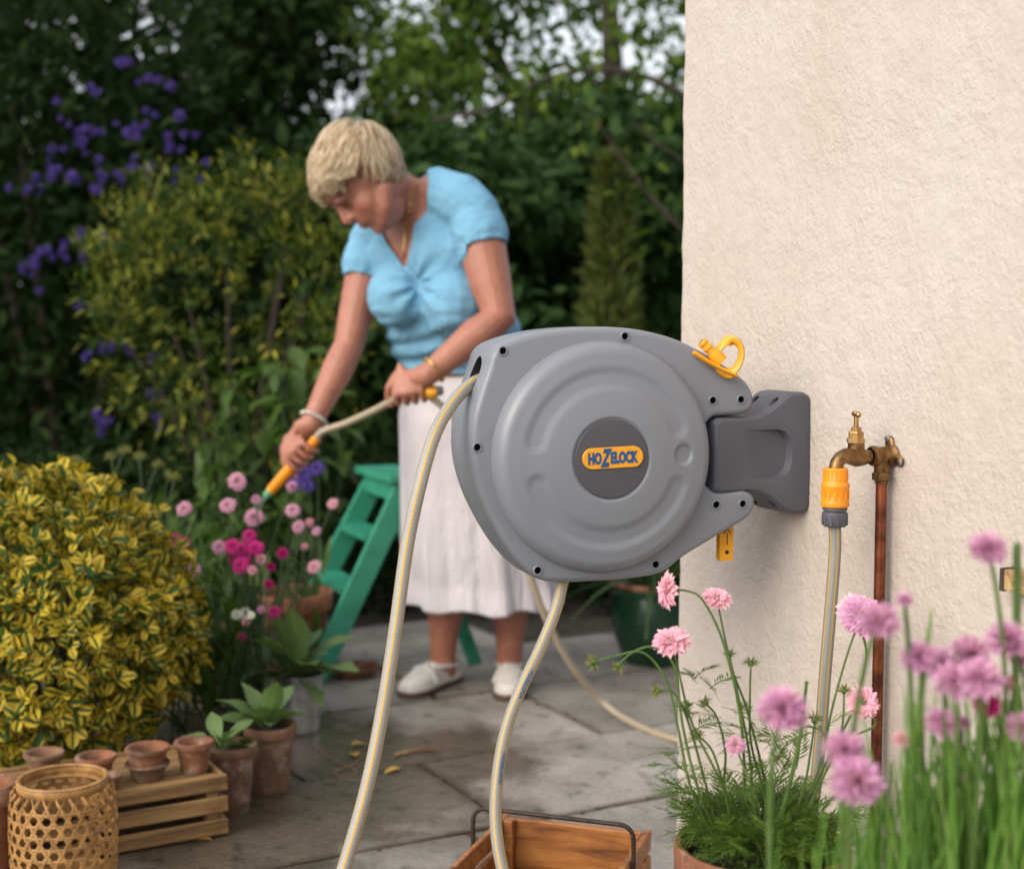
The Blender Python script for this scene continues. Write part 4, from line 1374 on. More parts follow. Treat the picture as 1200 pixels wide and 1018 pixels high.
rosette(p1, q + Vector((-.02, 0, .128)), 9, .085, 'primula', 15, 60)
q = G(312, 938) + Vector((0, .06, 0))
p2 = clay_pot('potted_plant', 'leafy plant in the larger brown clay pot next to the zinc bucket', q, .053, .148, M_TERRB, soil=1, group=PG, cat='potted plant', rim=.16)
soil_disc(p2, q + Vector((0, 0, .134)), .047)
rosette(p2, q + Vector((-.01, 0, .136)), 13, .10, 'primula', 20, 75)
q = G(349, 864) + Vector((0, .06, 0))
bk_ = thing('potted_plant', 'pale green broad leaved plant growing in a zinc bucket', 'potted plant', q)
mb = MB(); mb.lathe([(.0001, 0), (.043, 0), (.045, .003), (.046, .012), (.0485, .06), (.051, .10), (.0525, .101), (.0525, .105), (.054, .137), (.0565, .140), (.0565, .144), (.053, .144), (.049, .08), (.044, .010), (.0001, .008)], Matrix.Translation(q), 36)
obj('bucket', mb, M_ZINC, bk_)
soil_disc(bk_, q + Vector((0, 0, .128)), .051)
rosette(bk_, q + Vector((-.02, 0, .128)), 20, .165, 'primula', 5, 80)

q = Vector((.425, 4.18, 0))
gp = thing('potted_plant', 'strap leaved plant in a large dark green glazed pot by the wall corner', 'potted plant', q)
mb = MB(); mb.lathe([(.0001, 0), (.085, 0), (.095, .01), (.125, .09), (.132, .15), (.125, .19), (.122, .205), (.135, .212), (.138, .225), (.130, .232), (.118, .222), (.11, .19), (.0001, .19)], Matrix.Translation(q), 40)
obj('pot', mb, M_GLAZE, gp)
mb = MB(); mb.lathe([(.118, .232), (.136, .231), (.141, .240), (.134, .248), (.118, .246)], Matrix.Translation(q), 40)
obj('rim', mb, M_TERR, gp)
for i in range(46):
    az = random.uniform(0, 2 * math.pi); el = R(random.uniform(15, 75))
    d = Vector((math.cos(az) * math.cos(el), math.sin(az) * math.cos(el), math.sin(el)))
    put_leaf(gp, 'strap', aim(q + Vector((.05 * math.cos(az), .05 * math.sin(az), .235)), d, 0, random.uniform(.25, .42)))

# fallen leaves, twig and string on the flags
leaf_kind('fallen', L_YELL, w=.5, bend=.2, fold=.2, seg=4)
for (px, py), lb in (((470, 903), 'larger yellow fallen leaf lying flat in the middle of the flags'), ((411, 875), 'small yellow fallen leaf nearest the zinc bucket'), ((417, 889), 'yellow fallen leaf just left of the curled string')):
    q = G(px, py); a_ = random.uniform(0, 6)
    o = link('fallen_leaf', random.choice(LV['fallen']), None, aim(q + Vector((0, 0, .006)), (math.cos(a_), math.sin(a_), .05), 0, .045))
    tag(o, lb, 'leaf', 'yellow leaves fallen on the paving')
q = G(232, 987)
tag(link('fallen_leaf', LV['fallen'][0], None, aim(q + Vector((0, 0, .006)), (1, .3, .05), 0, .03)), 'tiny yellow leaf lying in front of the pale slatted crate', 'leaf', 'yellow leaves fallen on the paving')
mb = MB(); mb.tube([G(464, 886) + Vector((0, 0, .005)), G(488, 882) + Vector((0, 0, .007)), G(514, 881) + Vector((0, 0, .005))], [.004, .005, .003], 8)
tag(obj('twig', mb, M_CRATE), 'short brown twig lying on the flags above the yellow leaf', 'twig')
pts = [G(372, 878), G(392, 892), G(418, 905), G(400, 912), G(392, 905), G(412, 898), G(424, 888)]
mb = MB(); mb.tube(catmull([p + Vector((0, 0, .004)) for p in pts], 6), .0014, 5)
tag(obj('string', mb, M_CRATE), 'loose pale string curled on the dark flagstone', 'string')
# ------------------------------------------------------------------ the woman
FD = Vector((-.6, -.8, 0))                                  # facing on plan
LD = Vector((.8, -.6, 0))                                   # her left
pel = P(548, 480, 3.86)
woman = thing('person', 'woman with short blond hair in light blue top and white skirt bending to water flowers', 'person', (pel.x, pel.y, 0))
def from_remesh(mb, name, mats, voxel, smooth=6, fac=.5):
    me = mb.mesh(name, mats, True)
    bm = bmesh.new(); bm.from_mesh(me); bmesh.ops.recalc_face_normals(bm, faces=bm.faces); bm.to_mesh(me); bm.free()
    out = modded(me, [('REMESH', dict(mode='VOXEL', voxel_size=voxel)), ('SMOOTH', dict(factor=fac, iterations=smooth))])
    out.materials.clear()
    for m in mats: out.materials.append(m)
    out.polygons.foreach_set('use_smooth', [True] * len(out.polygons))
    return out

waist = P(543, 425, 3.84); rib = P(530, 385, 3.80); bust = P(516, 335, 3.735); sh = P(500, 278, 3.69); shtop = P(491, 243, 3.665)
SHR, SHL = P(436, 283, 3.80), P(556, 250, 3.58)             # shoulder joints: her right (left in the picture), her left
def torso(mb, g=0.0, low=True):
    pts = ([P(555, 560, 3.87), pel] if low else []) + [waist, rib, bust, sh, shtop]
    rad = ([(.20, .15), (.205, .155)] if low else []) + [(.178, .148), (.176, .146), (.176, .142), (.168, .108), (.095, .070)]
    mb.tube(pts, [(a + g, b + g) for a, b in rad], 28, 'round', ref=LD)
    for q, s_ in ((P(468, 346, 3.66), .075), (P(532, 356, 3.60), .078)):
        mb.ball(q, (s_ + g, s_ + g, s_ * 1.02 + g))
    mb.tube([SHR, P(470, 252, 3.73), P(516, 228, 3.63), P(538, 236, 3.60), SHL], [.054 + g, .060 + g, .062 + g, .062 + g, .056 + g], 16)
    # upper back
    mb.ball(P(535, 275, 3.74), (.105 + g, .105 + g, .13 + g))

ELR, WRR = P(409, 405, 3.72), P(365, 496, 3.62)
ELL, WRL = P(584, 372, 3.50), P(500, 440, 3.44)
HA, HDIR = P(354, 533, 3.60), (P(375, 510, 3.58) - P(318, 575, 3.62)).normalized()   # lance axis, pointing back up to the hose
LHA = P(481, 463, 3.465); LHDIR = (P(508, 470, 3.47) - P(440, 480, 3.50)).normalized()

body = MB()
torso(body, -.002)
# neck and head
HC = P(425, 214, 3.55)
HF = Vector((-.50, -.22, -.84)).normalized()
HU = Vector((-.80, -.16, .53)); HU = (HU - HF * HU.dot(HF)).normalized()
HS = HU.cross(HF) * -1
if HS.y > 0: HS = -HS                                        # ear side turned to the camera
HM = frame_m(HC, HS, HF, HS.cross(HF))
if HM.to_3x3().col[2].dot(HU) < 0: HM = frame_m(HC, -HS, HF, (-HS).cross(HF))
sx = 1 if HM.to_3x3().col[0].dot(HS) > 0 else -1
def H(s, f, u): return HM @ Vector((sx * s, f, u))
body.tube([shtop, P(475, 232, 3.63), P(458, 222, 3.60), H(0, -.02, -.05)], [.066, .058, .056, .058], 18)
body.ball(H(0, -.012, .012), (.074, .094, .098), HM)
body.ball(H(0, .035, -.045), (.058, .058, .060), HM)
body.tube([H(0, .02, -.085), H(0, .056, -.090), H(0, .070, -.092)], [.046, .034, .021], 14)
for s_ in (-1, 1):
    body.ball(H(s_ * .031, .042, -.030), (.034, .036, .040), HM)
    body.tube([H(s_ * .052, -.004, -.050), H(s_ * .044, .030, -.074), H(s_ * .020, .058, -.088)], [.024, .024, .022], 10)
    body.ball(H(s_ * .028, .074, .022), (.022, .014, .008), HM)
    # ear: hollow and rim
    body.ball(H(s_ * .074, -.010, .000), (.006, .014, .024), HM)
    body.tube([H(s_ * .078, .004, .012), H(s_ * .082, .000, .026), H(s_ * .085, -.014, .031), H(s_ * .087, -.027, .020), H(s_ * .086, -.027, .002), H(s_ * .083, -.017, -.016), H(s_ * .079, -.008, -.027)], [.0045, .005, .0052, .0052, .005, .0058, .0065], 8)
body.ball(H(0, .080, -.012), (.0135, .022, .020), HM)
body.ball(H(0, .080, .008), (.011, .014, .020), HM)
body.tube([H(0, .084, .024), H(0, .092, .004), H(0, .105, -.017), H(0, .096, -.028)], [.008, .0095, .0115, .009], 12)
for s_ in (-1, 1): body.ball(H(s_ * .011, .092, -.022), .0085)
body.ball(H(0, .076, -.050), (.028, .020, .020), HM)
body.tube([H(-.022, .082, -.053), H(0, .0945, -.051), H(.022, .082, -.053)], [.003, .0055, .003], 8)
body.tube([H(-.020, .080, -.064), H(0, .0915, -.063), H(.020, .080, -.064)], [.003, .006, .003], 8)
body.ball(H(0, .076, .052), (.048, .020, .032), HM)
# arms
def limb(a, b, c, r, mb):
    a, b, c = Vector(a), Vector(b), Vector(c)
    pts = [a, a.lerp(b, .3), a.lerp(b, .7), b, b.lerp(c, .3), b.lerp(c, .75), c]
    mb.tube(pts, r, 16)
limb(SHR, ELR, WRR, [.052, .052, .046, .040, .041, .031, (.027)], body)
limb(SHL, ELL, WRL, [.056, .060, .052, .045, .044, .033, (.028)], body)
# hands closed on a bar
def grip(mb, wrist, c, axis, back, R_, order=1, thumb_out=1):
    """Palm from the wrist to the knuckles, four fingers curled round the bar, thumb along the other side."""
    axis = Vector(axis).normalized()
    back = Vector(back); back = (back - axis * back.dot(axis)).normalized()
    tn = axis.cross(back) * order                             # the way the fingers curl
    kn = c + back * (R_ + .016) + tn * .004
    base = c + back * (R_ + .018) - tn * .052
    w = Vector(wrist)
    mb.tube([w, w.lerp(base, .5), base, base.lerp(kn, .5), kn], [(.026, .020), (.030, .018), (.036, .016), (.040, .0145), (.037, .0125)], 14, 'round', ref=axis)
    for i, (o, l, r) in enumerate(((-.0325, .90, .0072), (-.0108, 1.04, .0078), (.0110, 1.0, .0078), (.0335, .86, .0070))):
        rr = R_ + .0095
        pts = [kn + axis * o * .95 - tn * .012]
        for k in range(8):
            ph = R(-5 + 205 * l * k / 7)
            pts.append(c + axis * (o * 1.0) + (back * math.cos(ph) + tn * math.sin(ph)) * (rr + (.005 if k < 2 else 0)))
        mb.tube(pts, [r * 1.15] + [r * (1.12 - .25 * k / 7) for k in range(8)], 9)
    # thumb
    side = thumb_out
    t0 = base + axis * side * .026 - back * .004 + tn * .008
    t1 = c + axis * side * .052 - tn * (R_ + .012) + back * .010
    t2 = c + axis * side * .060 - tn * (R_ + .006) * .6 - back * (R_ + .006) * .6
    t3 = c + axis * side * .056 - back * (R_ + .010) + tn * .008
    mb.tube([t0, t1, t2, t3], [.015, .0115, .0100, .0082], 10)
grip(body, WRR, HA, HDIR, Vector((-.75, -.35, .2)), .012, -1 if HDIR.cross(Vector((-.75, -.35, .2))).z > 0 else 1, -1)
grip(body, WRL, LHA, LHDIR, Vector((-.1, -.75, .45)), .0095, -1 if LHDIR.cross(Vector((-.1, -.75, .45))).z > 0 else 1, -1)
# legs and feet
ankA, ankB = P(519, 778, 3.90), P(597, 778, 3.90)
ankA.z = ankB.z = .085
def leg(mb, ank, hip_px, toe):
    kn = P(*hip_px); 
    mb.tube([kn, kn.lerp(ank, .35), kn.lerp(ank, .6), kn.lerp(ank, .85), ank, ank - Vector((0, 0, .04))], [.075, .056, .054, .040, .036, .038], 16)
    d = (toe - ank); d.z = 0
    d.normalize()
    mb.tube([Vector((ank.x, ank.y, .042)) - d * .032, Vector((ank.x, ank.y, .044)) + d * .03, Vector((ank.x, ank.y, .032)) + d * .10], [(.026, .028), (.029, .026), (.024, .014)], 14, ref=(0, 0, 1).__class__((d.y, -d.x, 0)))
toeA = G(474, 818); toeB = G(597, 826)
leg(body, ankA, (527, 620, 3.86), toeA)
leg(body, ankB, (600, 620, 3.88), toeB)
bme = from_remesh(body, 'body', [M_SKIN], .0034, 4, .45)
bm = bmesh.new(); bm.from_mesh(bme)
hi = HM.inverted()
hv = []
for v in bm.verts:
    q = hi @ v.co
    if q.length < .15 and abs(q.x) < .068 and not (q.y > .085 and -.04 < q.z < .02): hv.append(v)
for k in range(14): bmesh.ops.smooth_vert(bm, verts=hv, factor=.5, use_axis_x=True, use_axis_y=True, use_axis_z=True)
bm.to_mesh(bme); bm.free()
bo = obj('body', bme, [], woman)
for s_ in (-1, 1):
    mb = MB(); mb.tube([H(s_ * .020, .083, .008), H(s_ * .031, .083, .004), H(s_ * .043, .075, .007)], [.0015, .003, .0018], 7)
    obj('eyelash', mb, M_EYE, woman)
    mb = MB(); mb.tube([H(s_ * .015, .089, .026), H(s_ * .029, .088, .031), H(s_ * .045, .078, .027)], [.0013, .002, .0012], 7)
    obj('eyebrow', mb, M_HAIR, woman)
mb = MB()
mb.tube([H(-.019, .084, -.0545), H(-.008, .0945, -.0525), H(0, .0965, -.0535), H(.008, .0945, -.0525), H(.019, .084, -.0545)], [.001, .003, .0034, .003, .001], 7)
mb.tube([H(-.017, .082, -.0625), H(0, .0935, -.064), H(.017, .082, -.0625)], [.001, .004, .001], 7)
obj('lips', mb, M_LIP, woman)

# blouse
bl_ = MB()
torso(bl_, .009, False)
bl_.tube([P(549, 445, 3.85), waist], [(.190, .158), (.188, .158)], 28, 'flat', ref=LD)
def sleeve(a, b, r0, r1):
    a, b = Vector(a), Vector(b)
    bl_.tube([a, a.lerp(b, .35), a.lerp(b, .8), b], [r0 * .9, r0, r0 * 1.06, r1], 20)
sleeve(SHR, SHR.lerp(ELR, .33), .064, .060)
sleeve(SHL, SHL.lerp(ELL, .30), .069, .068)
blm = from_remesh(bl_, 'blouse', [M_CLOTH], .0048, 6, .5)
def in_poly(x, y, poly):
    c = False
    for i in range(len(poly)):
        (x0, y0), (x1, y1) = poly[i], poly[i - 1]
        if (y0 > y) != (y1 > y) and x < (x1 - x0) * (y - y0) / (y1 - y0) + x0: c = not c
    return c
VN = [(442, 262), (452, 283), (463, 300), (474, 315), (480, 300), (484, 270), (489, 235), (496, 203), (478, 190), (440, 205)]
bm = bmesh.new(); bm.from_mesh(blm)
hR, hL = SHR.lerp(ELR, .37), SHL.lerp(ELL, .345)
dR, dL = (ELR - SHR).normalized(), (ELL - SHL).normalized()
nk = P(474, 230, 3.63)
kill = []
mid_c = (waist + bust) / 2
for f in bm.faces:
    c = f.calc_center_median()
    px, py = project(c)
    if in_poly(px, py, VN) and f.normal.dot(CO - c) > 0: kill.append(f); continue
    if (c - nk).length < .088: kill.append(f); continue
    if (c - hR).dot(dR) > 0 and (c - hR).length < .13 and ((c - hR) - dR * (c - hR).dot(dR)).length < .078: kill.append(f); continue
    if (c - hL).dot(dL) > 0 and (c - hL).length < .14 and ((c - hL) - dL * (c - hL).dot(dL)).length < .088 and (c - hL).dot(Vector((.75, -.6, .1))) > .0: kill.append(f); continue
    if c.z < P(540, 436, 3.84).z: kill.append(f)
bmesh.ops.delete(bm, geom=kill, context='FACES')
loose = [v for v in bm.verts if not v.link_faces]
bmesh.ops.delete(bm, geom=loose, context='VERTS')
bv_ = [v for v in bm.verts if v.is_boundary]
for it in range(14):
    new = []
    for v in bv_:
        nb = [e.other_vert(v).co for e in v.link_edges if e.is_boundary]
        new.append(v.co * .4 + sum(nb, Vector((0, 0, 0))) / len(nb) * .6 if len(nb) == 2 else v.co.copy())
    for v, c in zip(bv_, new): v.co = c
gath = P(489, 334, 3.52)
bm.normal_update()
for v in bm.verts:
    c = v.co
    px, py = project(c)
    d = 0
    # soft creases round the waist, gathers at the neckline and on the sleeves
    lowf = sst(345, 420, py)
    d += lowf * .0055 * math.sin(py * .30 + 5 * noise.noise((px * .016, py * .012, 1.7)) + px * .03)
    d += lowf * .006 * noise.noise((px * .02, py * .06, 5))
    if v.normal.dot(CO - c) > 0:
        dx, dy = px - 489, py - 334
        rr2 = math.hypot(dx, dy)
        if rr2 < 62:
            d += .0055 * sst(62, 12, rr2) * math.sin(math.atan2(dy, abs(dx) + 4) * 9) * sst(2, 14, rr2)
        d -= .008 * math.exp(-(dx / 7) ** 2 - (dy / 14) ** 2)
    for hh_, e_ in ((hR, 0), (hL, 1)):
        q = (c - hh_).length
        if q < .13: d += .0035 * sst(.11, .03, q) * (math.sin(px * .33 + py * .1 + 3 * noise.noise((px * .02, py * .03, 4))) * .6 + noise.noise((px * .05, py * .05, 9)))
    d += .0035 * noise.noise((c.x * 14, c.y * 14, c.z * 9))
    v.co = c + v.normal * d
bm.to_mesh(blm); bm.free()
blm = modded(blm, [('SMOOTH', dict(factor=.5, iterations=1)), ('SOLIDIFY', dict(thickness=.0022, offset=-1))])
blm.polygons.foreach_set('use_smooth', [True] * len(blm.polygons))
obj('blouse', blm, [], woman)

# skirt
mb = MB()
skc = [(P(547, 424, 3.845), .172, .142), (P(549, 450, 3.85), .196, .162), (P(551, 490, 3.86), .210, .178), (P(554, 560, 3.87), .214, .182), (P(558, 640, 3.88), .218, .188), (P(562, 675, 3.89), .224, .194), (P(563, 702, 3.89), .234, .204)]
NA, NZ = 180, 46
vs, fs, uv = [], [], []
for i in range(NZ + 1):
    t = i / NZ * (len(skc) - 1)
    k = min(int(t), len(skc) - 2); u = t - k
    c = skc[k][0].lerp(skc[k + 1][0], u); a = skc[k][1] + (skc[k + 1][1] - skc[k][1]) * u; b = skc[k][2] + (skc[k + 1][2] - skc[k][2]) * u
    fl = sst(.25, 1.0, i / NZ)
    for j in range(NA):
        th = 2 * math.pi * j / NA
        w = 1 + fl * (.045 * math.sin(9 * th + 1.6 * math.sin(2 * th + 1)) + .032 * math.sin(16 * th + 2 + math.sin(3 * th)) + .012 * math.sin(31 * th)) + .012 * math.sin(6 * th + i * .12) * sst(0, .3, i / NZ)
        zz = -fl * .006 * math.sin(9 * th + .6)
        vs.append(c + LD * (a * w * math.cos(th)) + FD * (b * w * math.sin(th)) + Vector((0, 0, zz)))
for i in range(NZ):
    for j in range(NA):
        fs.append((i * NA + j, i * NA + (j + 1) % NA, (i + 1) * NA + (j + 1) % NA, (i + 1) * NA + j))
mb.add(vs, fs)
skm = modded(mb.mesh('skirt', [M_SKIRT], True), [('SOLIDIFY', dict(thickness=.0025, offset=-1))])
skm.polygons.foreach_set('use_smooth', [True] * len(skm.polygons))
obj('skirt', skm, [], woman)

# shoes
def shoe(heel, toe):
    d = toe - heel; d.z = 0
    L_ = d.length; d.normalize(); s = Vector((d.y, -d.x, 0))
    st = thing_part('shoe')
    mb = MB()
    prof = [(0.0, .024, .040, .040), (.06, .031, .052, .052), (.2, .034, .054, .054), (.38, .033, .050, .050), (.52, .038, .060, .062), (.66, .043, .056, .050), (.8, .043, .044, .036), (.92, .034, .034, .028), (.985, .018, .026, .022)]
    vs, fs = [], []
    n = 20
    for t, hw, h, hc in prof:
        c = heel + d * (t * L_)
        for j in range(n):
            th = 2 * math.pi * j / n
            cz = math.sin(th)
            z = .012 + (h * max(0, cz) ** .8 if cz > 0 else .010 * cz)
            vs.append(c + s * (hw * math.copysign(abs(math.cos(th)) ** .75, math.cos(th))) + Vector((0, 0, z)))
    for i in range(len(prof) - 1):
        for j in range(n):
            a = i * n + j; b = i * n + (j + 1) % n
            fs.append((a, b, b + n, a + n))
    fs += [tuple(reversed(range(n))), tuple((len(prof) - 1) * n + j for j in range(n))]
    mb.add(vs, fs)
    me = modded(mb.mesh('shoe', [M_SHOE], True), [('SUBSURF', dict(levels=2, render_levels=2))])
    so = obj('shoe', me, [], woman)
    mb = MB()   # tongue, strap and collar roll of the loafer
    def at(t, w, z): return heel + d * (t * L_) + s * w + Vector((0, 0, z))
    mb.tube([at(.60, -.044, .030), at(.60, -.030, .062), at(.61, 0, .071), at(.60, .030, .062), at(.60, .044, .030)], [(.011, .0048)] * 5, 8, 'flat', ref=d)
    mb.tube(catmull([at(.50, 0, .073), at(.44, .026, .064), at(.25, .034, .060), at(.06, .026, .060), at(.015, 0, .058), at(.06, -.026, .060), at(.25, -.034, .060), at(.44, -.026, .064), at(.50, 0, .073)], 4), .0055, 8, None)
    mb.tube(catmull([at(.66, -.036, .045), at(.80, -.033, .040), at(.90, -.018, .036), at(.93, 0, .036), at(.90, .018, .036), at(.80, .033, .040), at(.66, .036, .045)], 4), .0032, 6, None)
    obj('strap', mb, M_SHOE, so, world=False)
    mb = MB()
    vs = []
    outline = [(t, hw) for t, hw, _, _ in prof]
    lp = [at(t, hw * 1.06, 0) for t, hw in outline] + [at(1.0, 0, 0)] + [at(t, -hw * 1.06, 0) for t, hw in reversed(outline)]
    N = len(lp)
    vs = [p + Vector((0, 0, .001)) for p in lp] + [p + Vector((0, 0, .017)) for p in lp]
    mb.add(vs, [(i, (i + 1) % N, N + (i + 1) % N, N + i) for i in range(N)] + [tuple(reversed(range(N))), tuple(range(N, 2 * N))])
    obj('sole', mb, M_SOLE, so, world=False)
    return so
def thing_part(n): return None
wi = woman.matrix_basis.inverted()
_obj = obj
def obj(name, mb, mats, parent=None, M=None, smooth=True, angle=40, world=True):
    if name in ('strap', 'sole'):
        me = mb.mesh(name, [mats], smooth, angle)
        me.transform(wi)
        return link(name, me, parent, Matrix())
    return _obj(name, mb, mats, parent, M, smooth, angle, world)
dA = (toeA - Vector((ankA.x, ankA.y, 0))); dA.z = 0; dA.normalize()
dB = (toeB - Vector((ankB.x, ankB.y, 0))); dB.z = 0; dB.normalize()
hA, hB = Vector((ankA.x, ankA.y, 0)) - dA * .062, Vector((ankB.x, ankB.y, 0)) - dB * .062
shoe(hA, hA + dA * .245)
shoe(hB, hB + dB * .245)
obj = _obj

# jewellery
def ring_band(c, ax, r, t, mat, name, beads=0, ell=1.0):
    ax = Vector(ax).normalized(); x = ax.orthogonal().normalized(); y = ax.cross(x)
    mb = MB()
    if beads:
        for k in range(beads):
            a = 2 * math.pi * k / beads
            mb.ball(Vector(c) + x * r * math.cos(a) + y * r * math.sin(a), t, None, 8, 6)
    else:
        mb.tube([Vector(c) + x * r * math.cos(2 * math.pi * k / 32) + y * r * ell * math.sin(2 * math.pi * k / 32) for k in range(33)], t, 8, None)
    return obj(name, mb, mat, woman)
ring_band(ELR.lerp(WRR, .94), WRR - ELR, .033, .005, M_SILV, 'bracelet', 20)
ring_band(ELL.lerp(WRL, .90), WRL - ELL, .035, .0038, M_GOLD, 'bracelet')
nk_pts = [P(488, 207, 3.60), P(486, 220, 3.545), P(480, 240, 3.525), P(477, 262, 3.53), P(475, 285, 3.545), P(473, 303, 3.56)]
nk_pts = catmull(nk_pts, 6)
# lay the chain on the skin
from mathutils.bvhtree import BVHTree
bv = BVHTree.FromPolygons([v.co[:] for v in bme.vertices], [p.vertices[:] for p in bme.polygons])
wl = woman.matrix_basis
lay = []
for p in nk_pts:
    q = wi @ p
    hit, nrm, _, _ = bv.ray_cast(wi @ CO, (q - wi @ CO).normalized())
    lay.append(wl @ (hit + nrm * .0025) if hit is not None else p)
mb = MB(); mb.tube(lay, [.0022] * len(lay), 6)
for k, p in enumerate(lay):
    if 12 <= k <= 20 and k % 2 == 0: mb.ball(p, .006, None, 8, 6)
obj('necklace', mb, M_GOLD, woman)

# hair: cap and many fine tapered locks combed from the crown
mb = MB()
capM = HM @ Matrix.Diagonal((sx, 1, 1, 1))
CR, CC = Vector((.081, .101, .106)), Vector((0, -.014, .014))
def shell(e, lift):
    e = e.normalized()
    return Vector((e.x * (CR.x + lift), e.y * (CR.y + lift), e.z * (CR.z + lift))) + CC
def hair_zone(p):
    """scalp region in head space: not the face, not below the nape"""
    x, y, z = p
    if y > .050 and z < .060: return False
    if y > -.036 and z < .030: return False
    if z < -.060: return False
    return True
cap = MB(); cap.ball((0, 0, 0), 1.0, None, 48, 32)
vs = [shell(Vector(v), .007) for v in cap.v]
fs = [f for f in cap.f if all(hair_zone(vs[i]) for i in f)]
mb.add([capM @ v for v in vs], fs, 0, [(0.2, .3)] * len(vs))
def puff(p):
    # volume of the layered cut: full at the crown and the back of the head
    return .005 + .017 * sst(-.02, .10, p.z) + .005 * noise.noise((p.x * 28, p.y * 28, p.z * 28)) + .012 * sst(.02, -.10, p.y) * sst(-.07, .0, p.z) + .006 * sst(.03, .09, p.y)
def comb(start, vec, L_, wave, r0, tipup=0.0, n=9):
    """lock that follows the shell from start in direction vec"""
    q = Vector(start); d = Vector(vec); pts = []; sides = []
    base = random.uniform(-.002, .004)
    step = L_ / (n - 1)
    for k in range(n):
        t = k / (n - 1)
        e = Vector(((q.x - CC.x) / CR.x, (q.y - CC.y) / CR.y, (q.z - CC.z) / CR.z)).normalized()
        nr = Vector((e.x / CR.x, e.y / CR.y, e.z / CR.z)).normalized()
        s_ = shell(e, 0)
        pf = puff(s_)
        pts.append(shell(e, 0) + nr * (pf * (.55 + .45 * math.sin(math.pi * min(1, .15 + t * .7))) + base - .006 * sst(.7, 1, t) + tipup * t * t))
        d = (d - nr * d.dot(nr)).normalized()
        side = nr.cross(d)
        sides.append(side)
        q = s_ + d * step + side * (step * wave * math.sin(2.4 * t * math.pi + wave * 9))
        d = (d + side * wave * .12).normalized()
    sd = HM.to_3x3() @ Vector((sx * sides[n // 2].x, sides[n // 2].y, sides[n // 2].z))
    mb.tube([H(*p) for p in pts], [(r0 * (.45 + .75 * math.sin(math.pi * min(1, .22 + .72 * k / (n - 1)))), r0 * .30 + .0008) for k in range(n)], 6, 'round', ref=sd)
random.seed(5)
cnt = 0
whorl = Vector((0, -.085, .075))
while cnt < 2700:
    d = Vector((random.gauss(0, 1), random.gauss(0, 1), random.gauss(0.35, 1))).normalized()
    p = shell(d, 0)
    if not hair_zone(p): continue
    cnt += 1
    fl = p - whorl
    if fl.length < .004: continue
    # combed forward over the top and down the sides, swept to her left
    fwd = Vector((-.25, .9, .1)) * sst(.0, .09, p.z) + Vector((0, .25, -1)) * sst(.05, -.02, p.z)
    L_ = random.uniform(.055, .085)
    if p.z < 0: L_ = min(L_, .03 + max(0, (p.z + .06)) * .45)
    if p.y > .055: continue
    if p.y > .03: L_ *= .55
    if p.z < .075 and p.y > -.045: L_ = min(L_, max(.014, (p.z - .026) * 1.1))
    comb(p, fl.normalized() * .7 + fwd, L_, random.uniform(-.45, .45), random.uniform(.0017, .0036))
# fringe: from the hairline forward and over the brow
for k in range(420):
    s_ = random.uniform(-.072, .072)
    p0_ = Vector((s_ * .8, .050 + random.uniform(-.03, .012) - abs(s_) * .3, .100 + random.uniform(-.006, .012) - abs(s_) * .25))
    p1_ = Vector((s_ * 1.0 + .006, .105 + random.uniform(-.006, .014) - abs(s_) * .35, .094 + random.uniform(-.012, .012) - abs(s_) * .2))
    p2_ = Vector((s_ * 1.05 + random.uniform(-.006, .014), .101 + random.uniform(-.006, .008) - abs(s_) * .6, .054 + random.uniform(-.014, .018)))
    pts = bez(p0_, p1_, p2_, 8)
    r0 = random.uniform(.0016, .0032)
    mb.tube([H(q.x, q.y, q.z) for q in pts], [(r0 * (.5 + .75 * math.sin(math.pi * min(1, .2 + .75 * i / 8))), r0 * .36) for i in range(9)], 6, 'round', ref=HM.to_3x3().col[0])
# sides: swept back over the top of the ears
for k in range(260):
    s_ = random.choice((-1, 1))
    y0 = random.uniform(-.03, .052)
    p0_ = Vector((s_ * .070, y0 + .012, .075 + random.uniform(-.02, .012)))
    p1_ = Vector((s_ * (.094 + random.uniform(-.004, .006)), y0 - .005, .048 + random.uniform(-.012, .012)))
    p2_ = Vector((s_ * .088, y0 - random.uniform(.012, .05), random.uniform(.032, .050)))
    pts = bez(p0_, p1_, p2_, 8)
    r0 = random.uniform(.0016, .0030)
    mb.tube([H(q.x, q.y, q.z) for q in pts], [(r0 * (.5 + .75 * math.sin(math.pi * min(1, .2 + .75 * i / 8))), r0 * .4) for i in range(9)], 6, 'round', ref=HM.to_3x3().col[1])
obj('hair', mb, M_HAIR, woman, angle=None)
random.seed(21)

# ------------------------------------------------------------------ lance and hose in her hands
lt = HA - HDIR * .115
lance = thing('spray_lance', 'orange and grey spray lance held in the right hand of the woman', 'spray lance', lt)
def lseg(a, b, r0, r1, mat, name, n=16):
    m_ = MB(); m_.tube([HA + HDIR * a, HA + HDIR * (a * .6 + b * .4), HA + HDIR * b], [r0, (r0 + r1) / 2, r1], n, 'flat'); return obj(name, m_, mat, lance)
lseg(.030, .062, .0125, .0115, M_ORG, 'tail_connector')
lseg(-.010, .034, .0115, .0115, M_ORG, 'handle')
lseg(-.036, -.008, .0155, .0150, M_DARK, 'grey_collar')
lseg(-.130, -.034, .0130, .0155, M_ORG, 'barrel')
lseg(-.150, -.128, .0095, .0120, simple('pale_green_plastic', (.14, .40, .22), None, .4), 'nozzle_tip')
m_ = MB(); m_.tube([HA - HDIR * .150, HA - HDIR * .18, HA - HDIR * .20 + Vector((0, 0, -.006))], [(.004), (.0065), (.0075)], 10)
wm, nt_, b_ = new_mat('water_spray')
